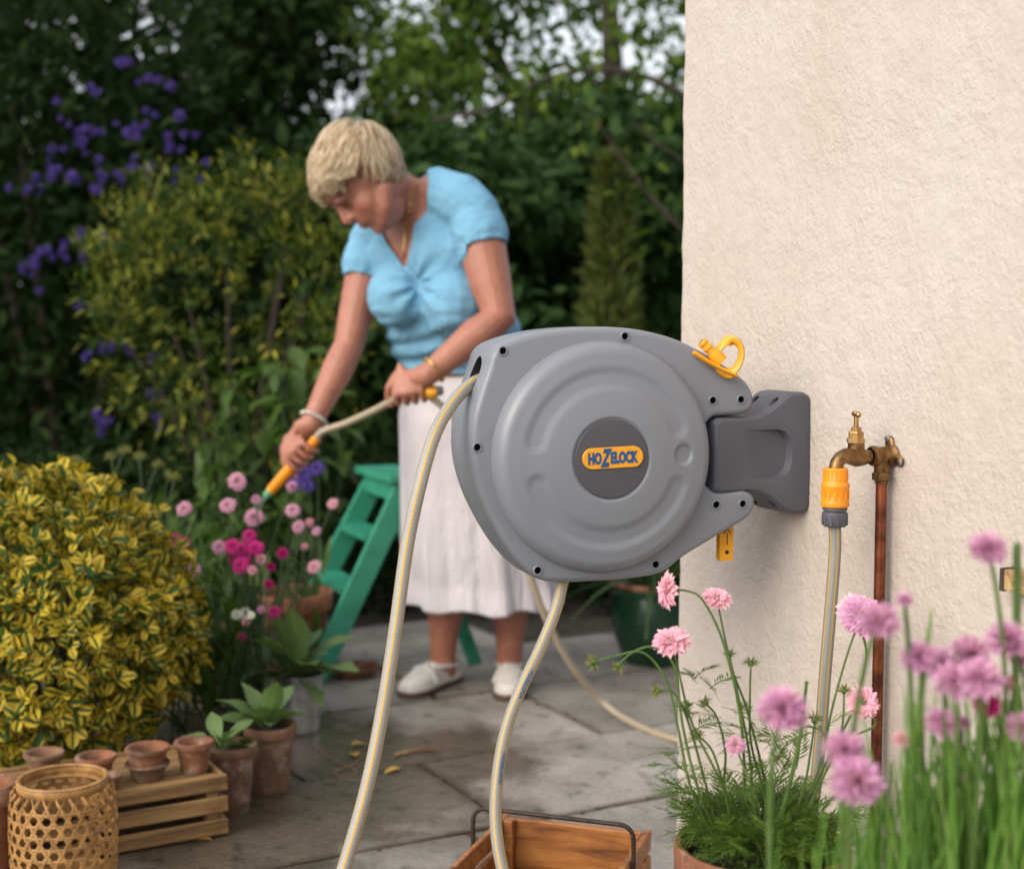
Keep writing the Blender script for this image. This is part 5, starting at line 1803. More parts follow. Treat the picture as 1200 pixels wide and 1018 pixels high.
b_.inputs['Base Color'].default_value = (.80, .95, .85, 1); b_.inputs['Roughness'].default_value = .08; b_.inputs['Transmission Weight'].default_value = .9; b_.inputs['IOR'].default_value = 1.25
tag(obj('water_jet', m_, wm), 'short pale jet of water leaving the orange lance', 'water')
ws = [HA + HDIR * .055, HA + HDIR * .085, P(405, 496, 3.565), P(440, 480, 3.52), LHA - LHDIR * .03, LHA, LHA + LHDIR * .035, P(527, 484, 3.47), P(552, 515, 3.465), P(585, 590, 3.46), P(616, 662, 3.46), P(640, 725, 3.48), P(671, 781, 3.52), P(706, 822, 3.56)]
g1, g2, g3 = G(742, 847, .0105), G(792, 866, .0105), G(860, 880, .0105)
ws += [g1, g2, g3]
wh, wc = hose('garden_hose', 'braided hose held by the woman and trailing over the flags behind the wall', ws, .0090, M_HOSE)
# coupling behind the left hand
cp = thing('hose_connector', 'yellow green hose coupling just behind the left hand of the woman', 'connector', LHA + LHDIR * .05)
mb = MB()
c_ = LHA + LHDIR * .050
mb.tube([LHA + LHDIR * .036, LHA + LHDIR * .044, LHA + LHDIR * .062, LHA + LHDIR * .07], [.012, .0165, .0165, .012], 16, 'flat')
obj('collar', mb, M_YEL, cp)
mb = MB(); mb.tube([LHA + LHDIR * .069, LHA + LHDIR * .082], [.0125, .011], 14, 'flat')
obj('ring', mb, M_DARK, cp)
# ------------------------------------------------------------------ leaf shapes
A_EUON = [leaf_arrays(.60, .25, .16, 5, 1.05, 0, .62), leaf_arrays(.54, .4, .12, 5, 1.0, 0, .6), leaf_arrays(.64, .1, .2, 5, 1.15, 0, .65)]
A_LANCE = [leaf_arrays(.27, .08, .14, 3, .8), leaf_arrays(.23, .2, .16, 3, .85)]
A_BROAD = [leaf_arrays(.55, .3, .1, 3, .8)]
A_SIMPLE = leaf_arrays(.5, .2, .12, 2, .9)
A_NARROW = leaf_arrays(.18, .3, .1, 2, .9)

def unit():
    while True:
        v = Vector((random.uniform(-1, 1), random.uniform(-1, 1), random.uniform(-1, 1)))
        if .05 < v.length < 1: return v.normalized()
def base_empty(name, label, cat, loc, group=None): return thing(name, label, cat, loc, group)

# ------------------------------------------------------------------ yellow variegated bush (front left)
bcx = Vector((-1.05, 3.13, 0))
bush = thing('variegated_bush', 'dense rounded bush with yellow edged green leaves at the left of the patio', 'bush', bcx)
cen = bcx + Vector((0, 0, .34)); rad = Vector((.335, .33, .345))
Ms = []
for i in range(1000):
    d = unit()
    if d.z < -.75: continue
    lump = 1 + .09 * noise.noise((d.x * 2.2, d.y * 2.2, d.z * 2.2 + 3)) + random.uniform(-.07, .03)
    tip = cen + Vector((d.x * rad.x, d.y * rad.y, d.z * rad.z)) * lump
    if tip.z < .03: continue
    ax = (Vector((d.x, d.y, d.z + .35)) + unit() * .35).normalized()
    k = random.choice((4, 5, 6, 6))
    a0 = random.uniform(0, 6)
    xo = ax.orthogonal().normalized(); yo = ax.cross(xo)
    for j in range(k):
        a = a0 + 2 * math.pi * j / k + random.uniform(-.3, .3)
        sp = random.uniform(.65, 1.3) if j < k - 1 else .3
        ld = (ax * math.cos(sp) + (xo * math.cos(a) + yo * math.sin(a)) * math.sin(sp)).normalized()
        y = ld; x = y.cross(ax)
        if x.length < .05: x = xo
        x.normalize(); z = x.cross(y)
        s = random.choice((random.uniform(.022, .032), random.uniform(.028, .044)))
        Ms.append(frame_m(tip - ax * random.uniform(0, .03) + ld * .004, x, y, z) @ Matrix.Diagonal((s, s, s, 1)))
# the 300 leaves that show largest are parts of their own
def facing(M):
    p = M.translation
    dd = (CO - p)
    out = (p - cen); out = Vector((out.x / rad.x, out.y / rad.y, out.z / rad.z))
    px, py = project(p)
    vis = out.normalized().dot(dd.normalized())
    return (out.length * 1.6 + vis * .8 + M.to_scale().x * 6) if -10 < px < 260 else -9
order = sorted(range(len(Ms)), key=lambda i: -facing(Ms[i]))
near = set(order[:300])
LVE = [arr_mesh('leaf', a, L_EUON) for a in A_EUON]
for i in order[:300]: put_leaf(bush, random.choice(LVE), Ms[i])
rest = [bush.matrix_basis.inverted() @ M for i, M in enumerate(Ms) if i not in near]
# inner leaves further down the shoots
for i in range(1500):
    d = unit(); rr = random.uniform(.55, .92)
    p = cen + Vector((d.x * rad.x, d.y * rad.y, d.z * rad.z)) * rr
    if p.z < .02: continue
    s = random.uniform(.03, .046)
    rest.append(bush.matrix_basis.inverted() @ aim(p, d + unit() * .9, random.uniform(-1, 1), s))
o = link('foliage', cloud_mesh('foliage', A_EUON, rest, L_EUON), bush); o['kind'] = 'stuff'
mb = MB()
for i in range(26):
    d = unit(); d.z = abs(d.z) + .1; d.normalize()
    e = bcx + Vector((d.x * rad.x, d.y * rad.y, .05 + d.z * .6)) * 1
    mb.tube(bez(bcx + Vector((d.x * .04, d.y * .04, 0)), bcx + Vector((d.x * .1, d.y * .1, .25)), e * .9 + bcx * .1, 5), [.006, .005, .005, .004, .003, .002], 5)
obj('stems', mb, M_BARK, bush)

# ------------------------------------------------------------------ golden leaved shrub behind the woman
sb = Vector((-.98, 5.0, 0))
shrub = thing('golden_shrub', 'yellow green leafy shrub with upright shoots left of the woman', 'shrub', sb)
mb = MB()
tips = []
for i in range(9):
    a = i * 2.4; r_ = random.uniform(.08, .34)
    e = sb + Vector((r_ * math.cos(a) * 1.2, r_ * math.sin(a), random.uniform(.9, 1.35)))
    mb.tube(bez(sb + Vector((.03 * math.cos(a), .03 * math.sin(a), 0)), sb + Vector((r_ * .3 * math.cos(a), r_ * .3 * math.sin(a), .6)), e, 6), [.018, .016, .014, .012, .009, .006, .003], 6)
obj('trunk', mb, M_BARK, shrub)
Ms = []
def shoot(p, d, L_, n, size):
    d = d.normalized()
    for k in range(n):
        t = (k + .5) / n
        q = p + d * (L_ * t) + Vector((0, 0, -.03 * t * t))
        a = k * 2.4
        xo = d.orthogonal().normalized(); yo = d.cross(xo)
        ld = d * .75 + (xo * math.cos(a) + yo * math.sin(a)) * .8
        Ms.append(aim(q, ld + Vector((0, 0, .1)), random.uniform(-.5, .5), size * random.uniform(.7, 1.15) * (1 - .3 * t)))
scen = Vector((-.96, 4.95, 1.14))
for i in range(520):
    d = unit()
    lum = 1 + .22 * noise.noise((d.x * 2, d.y * 2, d.z * 2 + 9))
    rr = random.uniform(.55, 1.0) * lum
    p = scen + Vector((d.x * .50, d.y * .42, d.z * (.42 if d.z > 0 else .62))) * rr
    shoot(p, d + Vector((0, 0, .55)) + unit() * .3, random.uniform(.09, .17), 8, .068)
for px, py in ((330, 200), (318, 215), (300, 225), (345, 222), (250, 225), (140, 250), (125, 248), (150, 265), (365, 228), (230, 235), (118, 330), (135, 380), (205, 240), (395, 400), (380, 390), (340, 395)):
    q = P(px, py + 25, 4.8 + random.uniform(-.1, .2))
    for k in range(2): shoot(q + unit() * .03, Vector((random.uniform(-.4, .4), random.uniform(-.3, .1), 1)), .16, 10, .065)
vis = sorted(range(len(Ms)), key=lambda i: (Ms[i].translation - CO).length - .25 * (Ms[i].translation - scen).length)
LVS = [arr_mesh('leaf', a, L_ELAE) for a in A_LANCE]
for i in vis[:300]: put_leaf(shrub, random.choice(LVS), Ms[i])
inv = shrub.matrix_basis.inverted()
o = link('foliage', cloud_mesh('foliage', A_LANCE, [inv @ Ms[i] for i in vis[300:]], L_ELAE), shrub); o['kind'] = 'stuff'

# broad leaved plant under it
bp = Vector((-.72, 4.5, 0))
bpl = thing('broad_leaved_plant', 'dark green broad leaved climber below the golden shrub', 'plant', bp)
mb = MB()
LB = [arr_mesh('leaf', leaf_arrays(.62, .3, .1, 4, .8), L_FRESH) for _ in range(2)]
for i in range(34):
    e = P(random.uniform(230, 430), random.uniform(400, 600), 4.4 + random.uniform(-.15, .3))
    st = bez(bp + Vector((random.uniform(-.15, .15), 0, 0)), Vector((e.x, e.y + .1, e.z * .6)), e, 8)
    mb.tube(st, .004, 5)
    for p in st[2:]:
        for k in range(2):
            d = Vector((random.uniform(-1, 1), random.uniform(-1, .2), random.uniform(-.9, .2)))
            put_leaf(bpl, random.choice(LB), aim(p, d, random.uniform(-.4, .4), random.uniform(.06, .1)))
obj('stems', mb, S_DSTEM, bpl)

# ------------------------------------------------------------------ violet flowering shrub at the far left
vb = Vector((-2.0, 6.3, 0))
vsb = thing('violet_shrub', 'tall dark shrub with violet flower clusters at the left', 'shrub', vb)
def blob_pts(c, r, n, shell=.55, lumps=3.0, lum=.3, seed=0):
    d = rng.normal(0, 1, (n, 3)); d /= np.linalg.norm(d, axis=1)[:, None]
    k = np.array([1 + lum * noise.noise((q[0] * lumps, q[1] * lumps, q[2] * lumps + seed)) for q in d]) 
    rr = k * rng.uniform(shell, 1.0, n) ** .7
    return np.array(c) + d * np.array(r) * rr[:, None], d
pts, dr = blob_pts((-2.0, 6.35, 1.25), (.95, .6, 1.35), 9000)
keep = pts[:, 2] > .02
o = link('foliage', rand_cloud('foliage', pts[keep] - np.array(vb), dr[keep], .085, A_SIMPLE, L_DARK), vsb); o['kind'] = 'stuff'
mb = MB()
for i in range(7):
    a = i * 2.1
    mb.tube(bez(vb, vb + Vector((.2 * math.cos(a), .2 * math.sin(a), .9)), vb + Vector((.6 * math.cos(a), .4 * math.sin(a), 2.1)), 6), [.03, .026, .02, .016, .012, .008, .004], 6)
obj('trunk', mb, M_BARK, vsb)
def pom_arrays(n, r, pl, pw, up=-.2, flat=1.0, seed=1, curl=.2):
    """Petals radiating from a small head; returns arrays of folded petals."""
    rs = random.Random(seed)
    V, U, F = [], [], []
    pa, pu, pf = leaf_arrays(pw, curl, .2, 2, .6)
    for i in range(n):
        z = 1 - (1 - up) * (i + .5) / n
        a = i * 2.39996
        s = math.sqrt(max(0, 1 - z * z))
        d = Vector((s * math.cos(a), s * math.sin(a), z * flat)).normalized()
        d = (d + Vector((rs.uniform(-.2, .2), rs.uniform(-.2, .2), rs.uniform(-.2, .2)))).normalized()
        M = aim(d * r * .3, d, rs.uniform(0, 6), pl * rs.uniform(.75, 1.1))
        o_ = len(V)
        V += [tuple(M @ Vector(v)) for v in pa]
        U += [tuple(u) for u in pu]
        F += [tuple(o_ + k for k in f) for f in pf]
    return np.array(V), np.array(U), np.array(F, dtype=np.int32)
BL = [arr_mesh('blossom', pom_arrays(22, .02, .05, .8, -.6, 1, s), F_VIOL) for s in (1, 2, 3)]
vlist = [(65, 130), (88, 148), (70, 165), (110, 100), (152, 75), (168, 103), (190, 102), (216, 138), (218, 160), (195, 165), (150, 150), (140, 155), (172, 138), (172, 150), (120, 148), (104, 160), (92, 178), (55, 192), (40, 210), (45, 225), (62, 200), (110, 195), (112, 215), (140, 210), (150, 195), (165, 195), (205, 178),
         (22, 230), (30, 300), (48, 290), (52, 305), (70, 300), (28, 310), (100, 280), (112, 276), (102, 308), (78, 285), (38, 330), (100, 370), (112, 415), (128, 415), (185, 468), (125, 492), (192, 492), (120, 500), (160, 410), (178, 415), (208, 205), (236, 198), (178, 205), (80, 215), (128, 215)]
for px, py in vlist:
    for k in range(2):
        q = P(px + random.uniform(-11, 11), py + random.uniform(-11, 11), 5.68 + random.uniform(-.1, .1) if py < 380 else 5.2)
        link('blossom', random.choice(BL), vsb, vsb.matrix_basis.inverted() @ aim_z(q, (random.uniform(-.4, .4), -1, random.uniform(0, .6)), random.uniform(.27, .50), random.uniform(0, 6)))

# ------------------------------------------------------------------ trees behind
def tree(name, label, base, h, trunk_r, clumps, nleaf, size, mat, arr=A_SIMPLE, lean=(0, 0), group='trees behind the garden', limbs=5, cr=(.45, .75)):
    base = Vector(base)
    t = thing(name, label, 'tree', base, group)
    top = base + Vector((lean[0], lean[1], h * .8))
    mb = MB()
    path = [base + (top - base) * (k / 6) + Vector((.06 * math.sin(k * 1.7 + base.x), .06 * math.cos(k * 1.3), 0)) for k in range(7)]
    mb.tube(path, [trunk_r * (1.25 - .16 * k) for k in range(7)], 9)
    for k in range(limbs):
        c = clumps[k % len(clumps)]
        s = path[2 + k % 4]
        e = Vector(c[0])
        mb.tube(bez(s, s.lerp(e, .5) + Vector((0, 0, .25)), e, 6), [trunk_r * .5 * (1 - .13 * q) for q in range(7)], 6)
    obj('trunk', mb, M_BARK, t)
    tot = sum(c[1] ** 2 for c in clumps)
    PP, DD = [], []
    for c, r in clumps:
        n = int(nleaf * r * r / tot)
        p, d = blob_pts(c, (r, r * .9, r * .75), n, .25, 2.5, .35, random.uniform(0, 50))
        PP.append(p); DD.append(d * .6 + np.array([0, -.2, -.35]))
    p, d = np.concatenate(PP), np.concatenate(DD)
    k = p[:, 2] > .02
    o = link('crown', rand_cloud('crown', p[k] - np.array(base), d[k], size, arr, mat), t); o['kind'] = 'stuff'
    return t
def clumps_at(pix, Yr, r):
    out = []
    for px, py in pix:
        Y = random.uniform(*Yr)
        out.append((tuple(P(px, py, Y)), r * random.uniform(.75, 1.25)))
    return out
random.seed(3)
grid = lambda x0, x1, dx, y0, y1, dy, j=25: [(x + random.uniform(-j, j), y + random.uniform(-j, j)) for x in range(x0, x1, dx) for y in range(y0, y1, dy)]
# left dark tree mass
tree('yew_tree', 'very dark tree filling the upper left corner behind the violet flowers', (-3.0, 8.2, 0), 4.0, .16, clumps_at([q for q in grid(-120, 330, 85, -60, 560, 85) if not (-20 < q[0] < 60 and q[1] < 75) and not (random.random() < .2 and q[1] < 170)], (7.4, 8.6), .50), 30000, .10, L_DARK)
# centre back tree
tree('leafy_tree', 'mid green tree with gaps of bright sky above the head of the woman', (-1.55, 9.6, 0), 4.2, .10, clumps_at([q for q in grid(270, 560, 75, -60, 560, 75) if not (425 < q[0] < 500 and -20 < q[1] < 60) and not (360 < q[0] < 410 and 60 < q[1] < 130) and not (random.random() < .12 and q[1] < 160)], (8.2, 9.6), .40), 16500, .10, L_BACK, limbs=2)
tree('leafy_tree', 'bright green tree with fine leaves at the top behind the hose reel', (.55, 8.4, 0), 4.2, .12, clumps_at([q for q in grid(520, 880, 70, -60, 540, 70) if not (680 < q[0] < 750 and 10 < q[1] < 90) and not (random.random() < .08 and q[1] < 170)], (7.4, 8.8), .36), 15500, .085, L_BACK, limbs=2)
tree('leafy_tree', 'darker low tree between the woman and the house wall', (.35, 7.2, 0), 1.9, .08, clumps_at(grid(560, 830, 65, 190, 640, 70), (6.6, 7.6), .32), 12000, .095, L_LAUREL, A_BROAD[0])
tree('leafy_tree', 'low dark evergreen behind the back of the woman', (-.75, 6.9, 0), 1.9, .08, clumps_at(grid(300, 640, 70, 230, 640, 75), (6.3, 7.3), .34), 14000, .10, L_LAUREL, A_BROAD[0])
# far hedge that closes the garden
pts = np.stack([rng.uniform(-7.5, 5, 26000), rng.uniform(11, 12.2, 26000), rng.uniform(0, 1, 26000) ** .8 * 2.7], 1)
hm = np.array([.35 * noise.noise((q[0] * .9, 0, 3)) for q in pts])
pts[:, 2] *= 1 + hm
hb = Vector((-1, 11.6, 0))
hedge = thing('far_hedge', 'dark clipped hedge closing the far end of the garden', 'hedge', hb)
o = link('foliage', rand_cloud('foliage', pts - np.array(hb), np.tile([0, -.5, .2], (len(pts), 1)), .15, A_SIMPLE, L_DARK), hedge); o['kind'] = 'stuff'
pts = np.stack([rng.uniform(-7.5, 5, 5000), rng.uniform(11.2, 12.0, 5000), rng.uniform(0, 2.2, 5000)], 1)
mb = MB()
for k in range(40):
    x = -7.3 + k * .31
    mb.tube([(x, 11.6, 0), (x + .05, 11.65, 2.0)], [.03, .01], 5)
obj('stems', mb, M_BARK, hedge)

# columnar conifer
cb = Vector((.44, 6.3, 0))
con = thing('conifer', 'narrow golden conifer in front of the trees left of the wall', 'conifer', cb)
n = 5200
hgt = rng.uniform(0.05, 1, n) ** .8
ang = rng.uniform(0, 2 * math.pi, n)
rr = (.16 * (1 - hgt) ** .6 + .02) * rng.uniform(.5, 1.05, n)
pts = np.stack([rr * np.cos(ang), rr * np.sin(ang), hgt * 1.72], 1)
dirs = np.stack([np.cos(ang) * .5, np.sin(ang) * .5, np.ones(n)], 1)
o = link('foliage', rand_cloud('foliage', pts, dirs, .075, A_NARROW, L_CONIF, .35), con); o['kind'] = 'stuff'
mb = MB(); mb.tube([cb, cb + Vector((0, 0, 1.5))], [.03, .006], 7)
obj('trunk', mb, M_BARK, con)

# overhanging branch and twigs on the right
br = P(830, 330, 6.0); br.z = 0
brt = thing('arching_branch', 'bare arching branch hanging in from behind the house wall', 'branch', P(860, 150, 6.0))
def brush(pix, Y, r0, r1, name='branch'):
    mb_ = MB(); p_ = catmull([P(x, y, Y) for x, y in pix], 5)
    mb_.tube(p_, [r0 + (r1 - r0) * k / (len(p_) - 1) for k in range(len(p_))], 7)
    return obj(name, mb_, M_BARK, brt)
brush([(860, 160), (800, 112), (755, 90), (705, 82), (655, 88), (610, 108), (570, 128), (510, 140)], 6.0, .016, .007)
brush([(850, 310), (795, 265), (750, 215), (715, 165), (690, 128)], 6.0, .010, .004)
brush([(714, 84), (712, 50), (708, 10), (700, -40)], 6.02, .008, .006)
brush([(850, 220), (795, 185), (760, 160), (740, 140)], 6.0, .007, .004)
Ms = []
for pix in ([(800, 112), (755, 90), (705, 82), (655, 88), (610, 108), (570, 128)], [(795, 265), (750, 215), (715, 165)], [(712, 50), (708, 10)], [(600, 100), (640, 70), (560, 90), (520, 60)]):
    for x, y in pix:
        for k in range(16):
            q = P(x + random.uniform(-45, 45), y + random.uniform(-35, 30), 5.9 + random.uniform(-.25, .25))
            Ms.append(aim(q, Vector((random.uniform(-1, 1), random.uniform(-.6, .4), random.uniform(-.7, .1))), random.uniform(-.5, .5), random.uniform(.05, .08)))
inv = brt.matrix_basis.inverted()
o = link('foliage', cloud_mesh('foliage', [A_BROAD[0]], [inv @ m for m in Ms], L_BACK), brt); o['kind'] = 'stuff'

# ------------------------------------------------------------------ low undergrowth in the bed
pts = np.stack([rng.uniform(-2.6, 1.2, 9000), rng.uniform(4.8, 6.2, 9000), rng.uniform(0, 1, 9000) ** 1.6 * .55], 1)
o = link('undergrowth', rand_cloud('undergrowth', pts, np.tile([0, -.3, .7], (len(pts), 1)), .075, A_SIMPLE, L_DARK), None)
tag(o, 'dark low leafy undergrowth along the back of the bed', None, None, 'stuff')
pts = np.stack([rng.uniform(-1.7, -.70, 4200), rng.uniform(3.7, 4.75, 4200), rng.uniform(0, 1, 4200) ** 1.3 * .40], 1)
kk = pts[:, 0] < -.80
o = link('bed_foliage', rand_cloud('bed_foliage', pts[kk], np.tile([0, -.2, 1.0], (int(kk.sum()), 1)), .085, A_NARROW, L_FRESH, .5), None)
tag(o, 'thin green leaves of the flower bed behind the potted plants', None, None, 'stuff')

# ------------------------------------------------------------------ flowers: heads
H_POM = [pom_arrays(230, .5, .98, .30, -.75, 1, s, .1) for s in (11, 12)]
H_FLAT = []
def scab_arrays(seed):
    """Scabious head: frilled outer petals in two rings and a cushion of small florets."""
    rs = random.Random(seed)
    V, U, F = [], [], []
    def put(arr, M):
        o_ = len(V)
        V.extend(tuple(M @ Vector(v)) for v in arr[0]); U.extend(tuple(u) for u in arr[1]); F.extend(tuple(o_ + k for k in f) for f in arr[2])
    for ring, (n, el, L_, w) in enumerate(((15, .10, 1.0, .85), (14, .38, .86, .8), (13, .70, .68, .75))):
        for i in range(n):
            a = 2 * math.pi * i / n + ring * .25 + rs.uniform(-.1, .1)
            for q in (-1, 0, 1):
                d = Vector((math.cos(a + q * .17) * math.cos(el), math.sin(a + q * .17) * math.cos(el), math.sin(el) + rs.uniform(-.16, .16)))
                put(leaf_arrays(w * .62, .25, .3, 3, .55, .15, .6), aim(Vector((0, 0, .02)) + d * .25, d, rs.uniform(-.5, .5), (L_ * .8 if q else L_ * .9) * rs.uniform(.85, 1.05)))
    for i in range(60):
        r_ = .46 * math.sqrt((i + .5) / 60); a = i * 2.4
        put(leaf_arrays(.55, .1, .3, 2, .6), aim((r_ * math.cos(a), r_ * math.sin(a), .12), (math.cos(a) * r_ + rs.uniform(-.3, .3), math.sin(a) * r_ + rs.uniform(-.3, .3), 1), rs.uniform(0, 6), .32))
    return np.array(V), np.array(U), np.array(F, dtype=np.int32)
H_SCAB = [scab_arrays(s) for s in (5, 6)]
H_SEED = [pom_arrays(40, .5, 1.0, .22, -.4, 1, s, -.2) for s in (21, 22)]
def heads(arrs, mat): return [arr_mesh('flower', a, mat) for a in arrs]
HD = {('pom', 'lilac'): heads(H_POM, F_LILAC), ('scab', 'pink'): heads(H_SCAB, F_PINK), ('scab', 'pale'): heads(H_SCAB, F_PALE), ('scab', 'mag'): heads(H_SCAB, F_MAG), ('pom', 'mag'): heads(H_POM, F_MAG),
      ('seed', 'seed'): heads(H_SEED, F_SEED), ('scab', 'white'): heads(H_SCAB, F_WHITE), ('scab', 'lilac'): heads(H_SCAB, F_LILAC), ('pom', 'pink'): heads(H_POM, F_PINK), ('scab', 'viol'): heads(H_SCAB, F_VIOL)}
NAME = {'seed': 'seed_head'}
def flower(parent, head, base, kind, r, face=None, mid=None, sr=.0022, smat=None, end=None, flat=.8):
    """stem from base to head, and the head itself"""
    head, base = Vector(head), Vector(base)
    mid = Vector(mid) if mid is not None else base.lerp(head, .55) + Vector((random.uniform(-.03, .03), random.uniform(-.03, .03), .06))
    pts = bez(base, mid, head, 10)
    mb = MB(); mb.tube(pts, [sr * (1.15 - .4 * k / 10) for k in range(11)], 6)
    st = obj('stem', mb, smat or S_STEM, parent)
    d = Vector(face) if face is not None else (pts[-1] - pts[-2]).normalized() + unit() * .3
    me = random.choice(HD[kind])
    fm = aim_z(head, d, r, random.uniform(0, 6)) @ Matrix.Diagonal((1, 1, flat, 1))
    link(NAME.get(kind[0], 'flower'), me, parent, parent.matrix_basis.inverted() @ fm)
    mb = MB(); mb.ball(head - d.normalized() * r * .22, (r * .24, r * .24, r * .24), None, 8, 6)
    obj('calyx', mb, S_STEM, parent)
    return st

# flower bed between bush and ladder: pink, magenta, white
random.seed(8)
FB = 'flowering plants behind the potted plants'
def bed_plant(name, label, base, items, Y):
    t = thing(name, label, 'flower', base, FB)
    for px, py, kind, r in items:
        hd_ = P(px, py, Y + random.uniform(-.12, .12))
        flower(t, hd_, Vector(base) + Vector((random.uniform(-.06, .06), random.uniform(-.06, .06), 0)), kind, r, (random.uniform(-.4, .4), -1, random.uniform(.2, .9)), None, .0025, S_DSTEM)
    inv_ = t.matrix_basis.inverted()
    Ms_ = []
    for k in range(60):
        a = random.uniform(1.3, 5.0); rr_2 = random.uniform(.01, .08); z = random.uniform(.02, .32)
        Ms_.append(inv_ @ aim(Vector(base) + Vector((rr_2 * math.cos(a), rr_2 * math.sin(a), z)), Vector((math.cos(a) * .5, math.sin(a) * .5, random.uniform(.4, 1.4))), 0, random.uniform(.08, .15)))
    o_ = link('foliage', cloud_mesh('foliage', [A_NARROW], Ms_, L_FRESH), t); o_['kind'] = 'stuff'
    return t
bed_plant('scabious_plant', 'pale pink pincushion flowers nearest the water jet', (-.68, 3.55, 0), [(278, 564, ('scab', 'pale'), .022), (267, 592, ('scab', 'pale'), .020), (298, 606, ('scab', 'pale'), .024), (343, 598, ('scab', 'pale'), .018), (342, 570, ('pom', 'lilac'), .014), (300, 585, ('scab', 'pale'), .012)], 3.5)
bed_plant('scabious_plant', 'two pale pink pincushion flowers beside the yellow bush top', (-.86, 3.6, 0), [(216, 596, ('scab', 'pale'), .020), (257, 641, ('scab', 'pale'), .018), (228, 668, ('scab', 'lilac'), .017), (197, 555, ('seed', 'seed'), .012), (222, 655, ('scab', 'lilac'), .015)], 3.5)
bed_plant('magenta_plant', 'bright magenta flower cluster in front of the stepladder', (-.66, 3.42, 0), [(292, 628, ('scab', 'mag'), .018), (283, 645, ('scab', 'mag'), .022), (272, 640, ('scab', 'mag'), .020), (300, 642, ('scab', 'mag'), .020), (282, 662, ('scab', 'mag'), .020), (288, 657, ('scab', 'mag'), .016), (305, 655, ('pom', 'pink'), .014), (275, 655, ('scab', 'mag'), .016), (317, 664, ('pom', 'mag'), .012), (331, 648, ('pom', 'mag'), .015), (315, 684, ('pom', 'mag'), .012), (296, 668, ('pom', 'pink'), .011)], 3.4)
bed_plant('scabious_plant', 'small pink flowers just in front of the green stepladder rails', (-.66, 3.66, 0), [(368, 664, ('scab', 'pink'), .019), (390, 590, ('scab', 'pink'), .015), (363, 612, ('pom', 'pink'), .011), (357, 640, ('pom', 'pink'), .009), (371, 622, ('scab', 'pale'), .012), (350, 617, ('scab', 'pale'), .018)], 3.7)
bed_plant('dark_flower_plant', 'dark magenta flowers at the right edge of the yellow bush', (-.86, 3.4, 0), [(205, 634, ('scab', 'mag'), .020), (220, 740, ('scab', 'mag'), .020), (216, 636, ('scab', 'mag'), .016), (214, 732, ('pom', 'mag'), .014)], 3.38)
bed_plant('violet_plant', 'small violet flowers behind the orange spray lance', (-.55, 3.95, 0), [(356, 556, ('scab', 'viol'), .026), (345, 567, ('scab', 'viol'), .022), (362, 570, ('scab', 'viol'), .018), (372, 548, ('scab', 'viol'), .02)], 3.95)
bed_plant('yarrow_plant', 'flat white flower head with small pink flowers above the zinc bucket', (-.72, 3.35, 0), [(277, 720, ('scab', 'white'), .013), (287, 718, ('scab', 'white'), .014), (294, 721, ('scab', 'white'), .010), (322, 717, ('scab', 'mag'), .015), (288, 728, ('pom', 'pink'), .010), (283, 746, ('pom', 'mag'), .010), (306, 714, ('pom', 'lilac'), .009)], 3.33)
q = G(345, 800) + Vector((0, .2, 0))
clay_pot('clay_pot', 'wide orange clay pot half hidden by flowers in front of the stepladder', Vector((-.62, 3.98, 0)), .105, .25, M_TERR, flare=.7)
clay_pot('clay_pot', 'brown clay pot hidden among the pink flowers behind the bush', Vector((-.80, 3.75, 0)), .08, .19, M_TERRB)
bb = P(130, 560, 3.9); bb.z = 0
sed = thing('sedum_plant', 'upright green stems with flat buds behind the yellow bush', 'plant', bb)
for px, py in ((130, 535), (145, 528), (163, 535), (185, 545), (90, 540), (75, 548), (205, 560)):
    flower(sed, P(px, py, 3.85), bb + Vector((random.uniform(-.15, .15), 0, 0)), ('seed', 'seed'), .02, (0, -.2, 1), None, .004, S_DSTEM)

# ------------------------------------------------------------------ scabious in the clay pot by the wall
random.seed(14)
pc = Vector((.325, 1.80, 0))
PRh = P(905, 992, 1.80).z
sp = clay_pot('potted_plant', 'pink scabious growing in the round clay pot by the house wall', pc, .106, PRh + .006, M_TERR, soil=1, cat='potted plant', rim=.18, flare=.75)
soil_disc(sp, pc + Vector((0, 0, PRh - .02)), .10)
PB = pc + Vector((0, 0, PRh - .01))
def sb_(px, dy=0): return PB + Vector(((px - 905) / 1665 * 1.8 * .8, dy, 0))
def scab(px, py, Y, kind, r, base, mids, face=None, sr=.0017, flat=.8):
    """stem through surveyed points"""
    pts = catmull([base] + [P(a, b, Y) for a, b in mids] + [P(px, py, Y)], 5)
    mb_ = MB(); mb_.tube(pts, [sr * (1.2 - .5 * k / (len(pts) - 1)) for k in range(len(pts))], 6)
    obj('stem', mb_, S_STEM, sp)
    d = Vector(face) if face else (pts[-1] - pts[-2]).normalized()
    me = random.choice(HD[kind])
    link(NAME.get(kind[0], 'flower'), me, sp, sp.matrix_basis.inverted() @ (aim_z(pts[-1], d, r, random.uniform(0, 6)) @ Matrix.Diagonal((1, 1, flat, 1))))
    mb_ = MB(); mb_.ball(pts[-1] - d.normalized() * r * .15, r * .4, None, 8, 6)
    obj('calyx', mb_, S_STEM, sp)
scab(783, 692, 1.78, ('scab', 'pink'), .023, sb_(880), [(870, 860), (850, 760), (825, 705), (805, 692)], (-1, -.3, .1))
scab(787, 752, 1.75, ('scab', 'pink'), .025, sb_(860), [(850, 930), (812, 850), (796, 790)], (-.15, -.5, 1), flat=.9)
scab(840, 701, 1.82, ('scab', 'pink'), .020, sb_(890), [(880, 900), (866, 820), (850, 750)], (.1, -.5, 1))
scab(862, 873, 1.76, ('scab', 'pale'), .013, sb_(890), [(885, 940), (872, 900)], (-.1, -.6, .6))
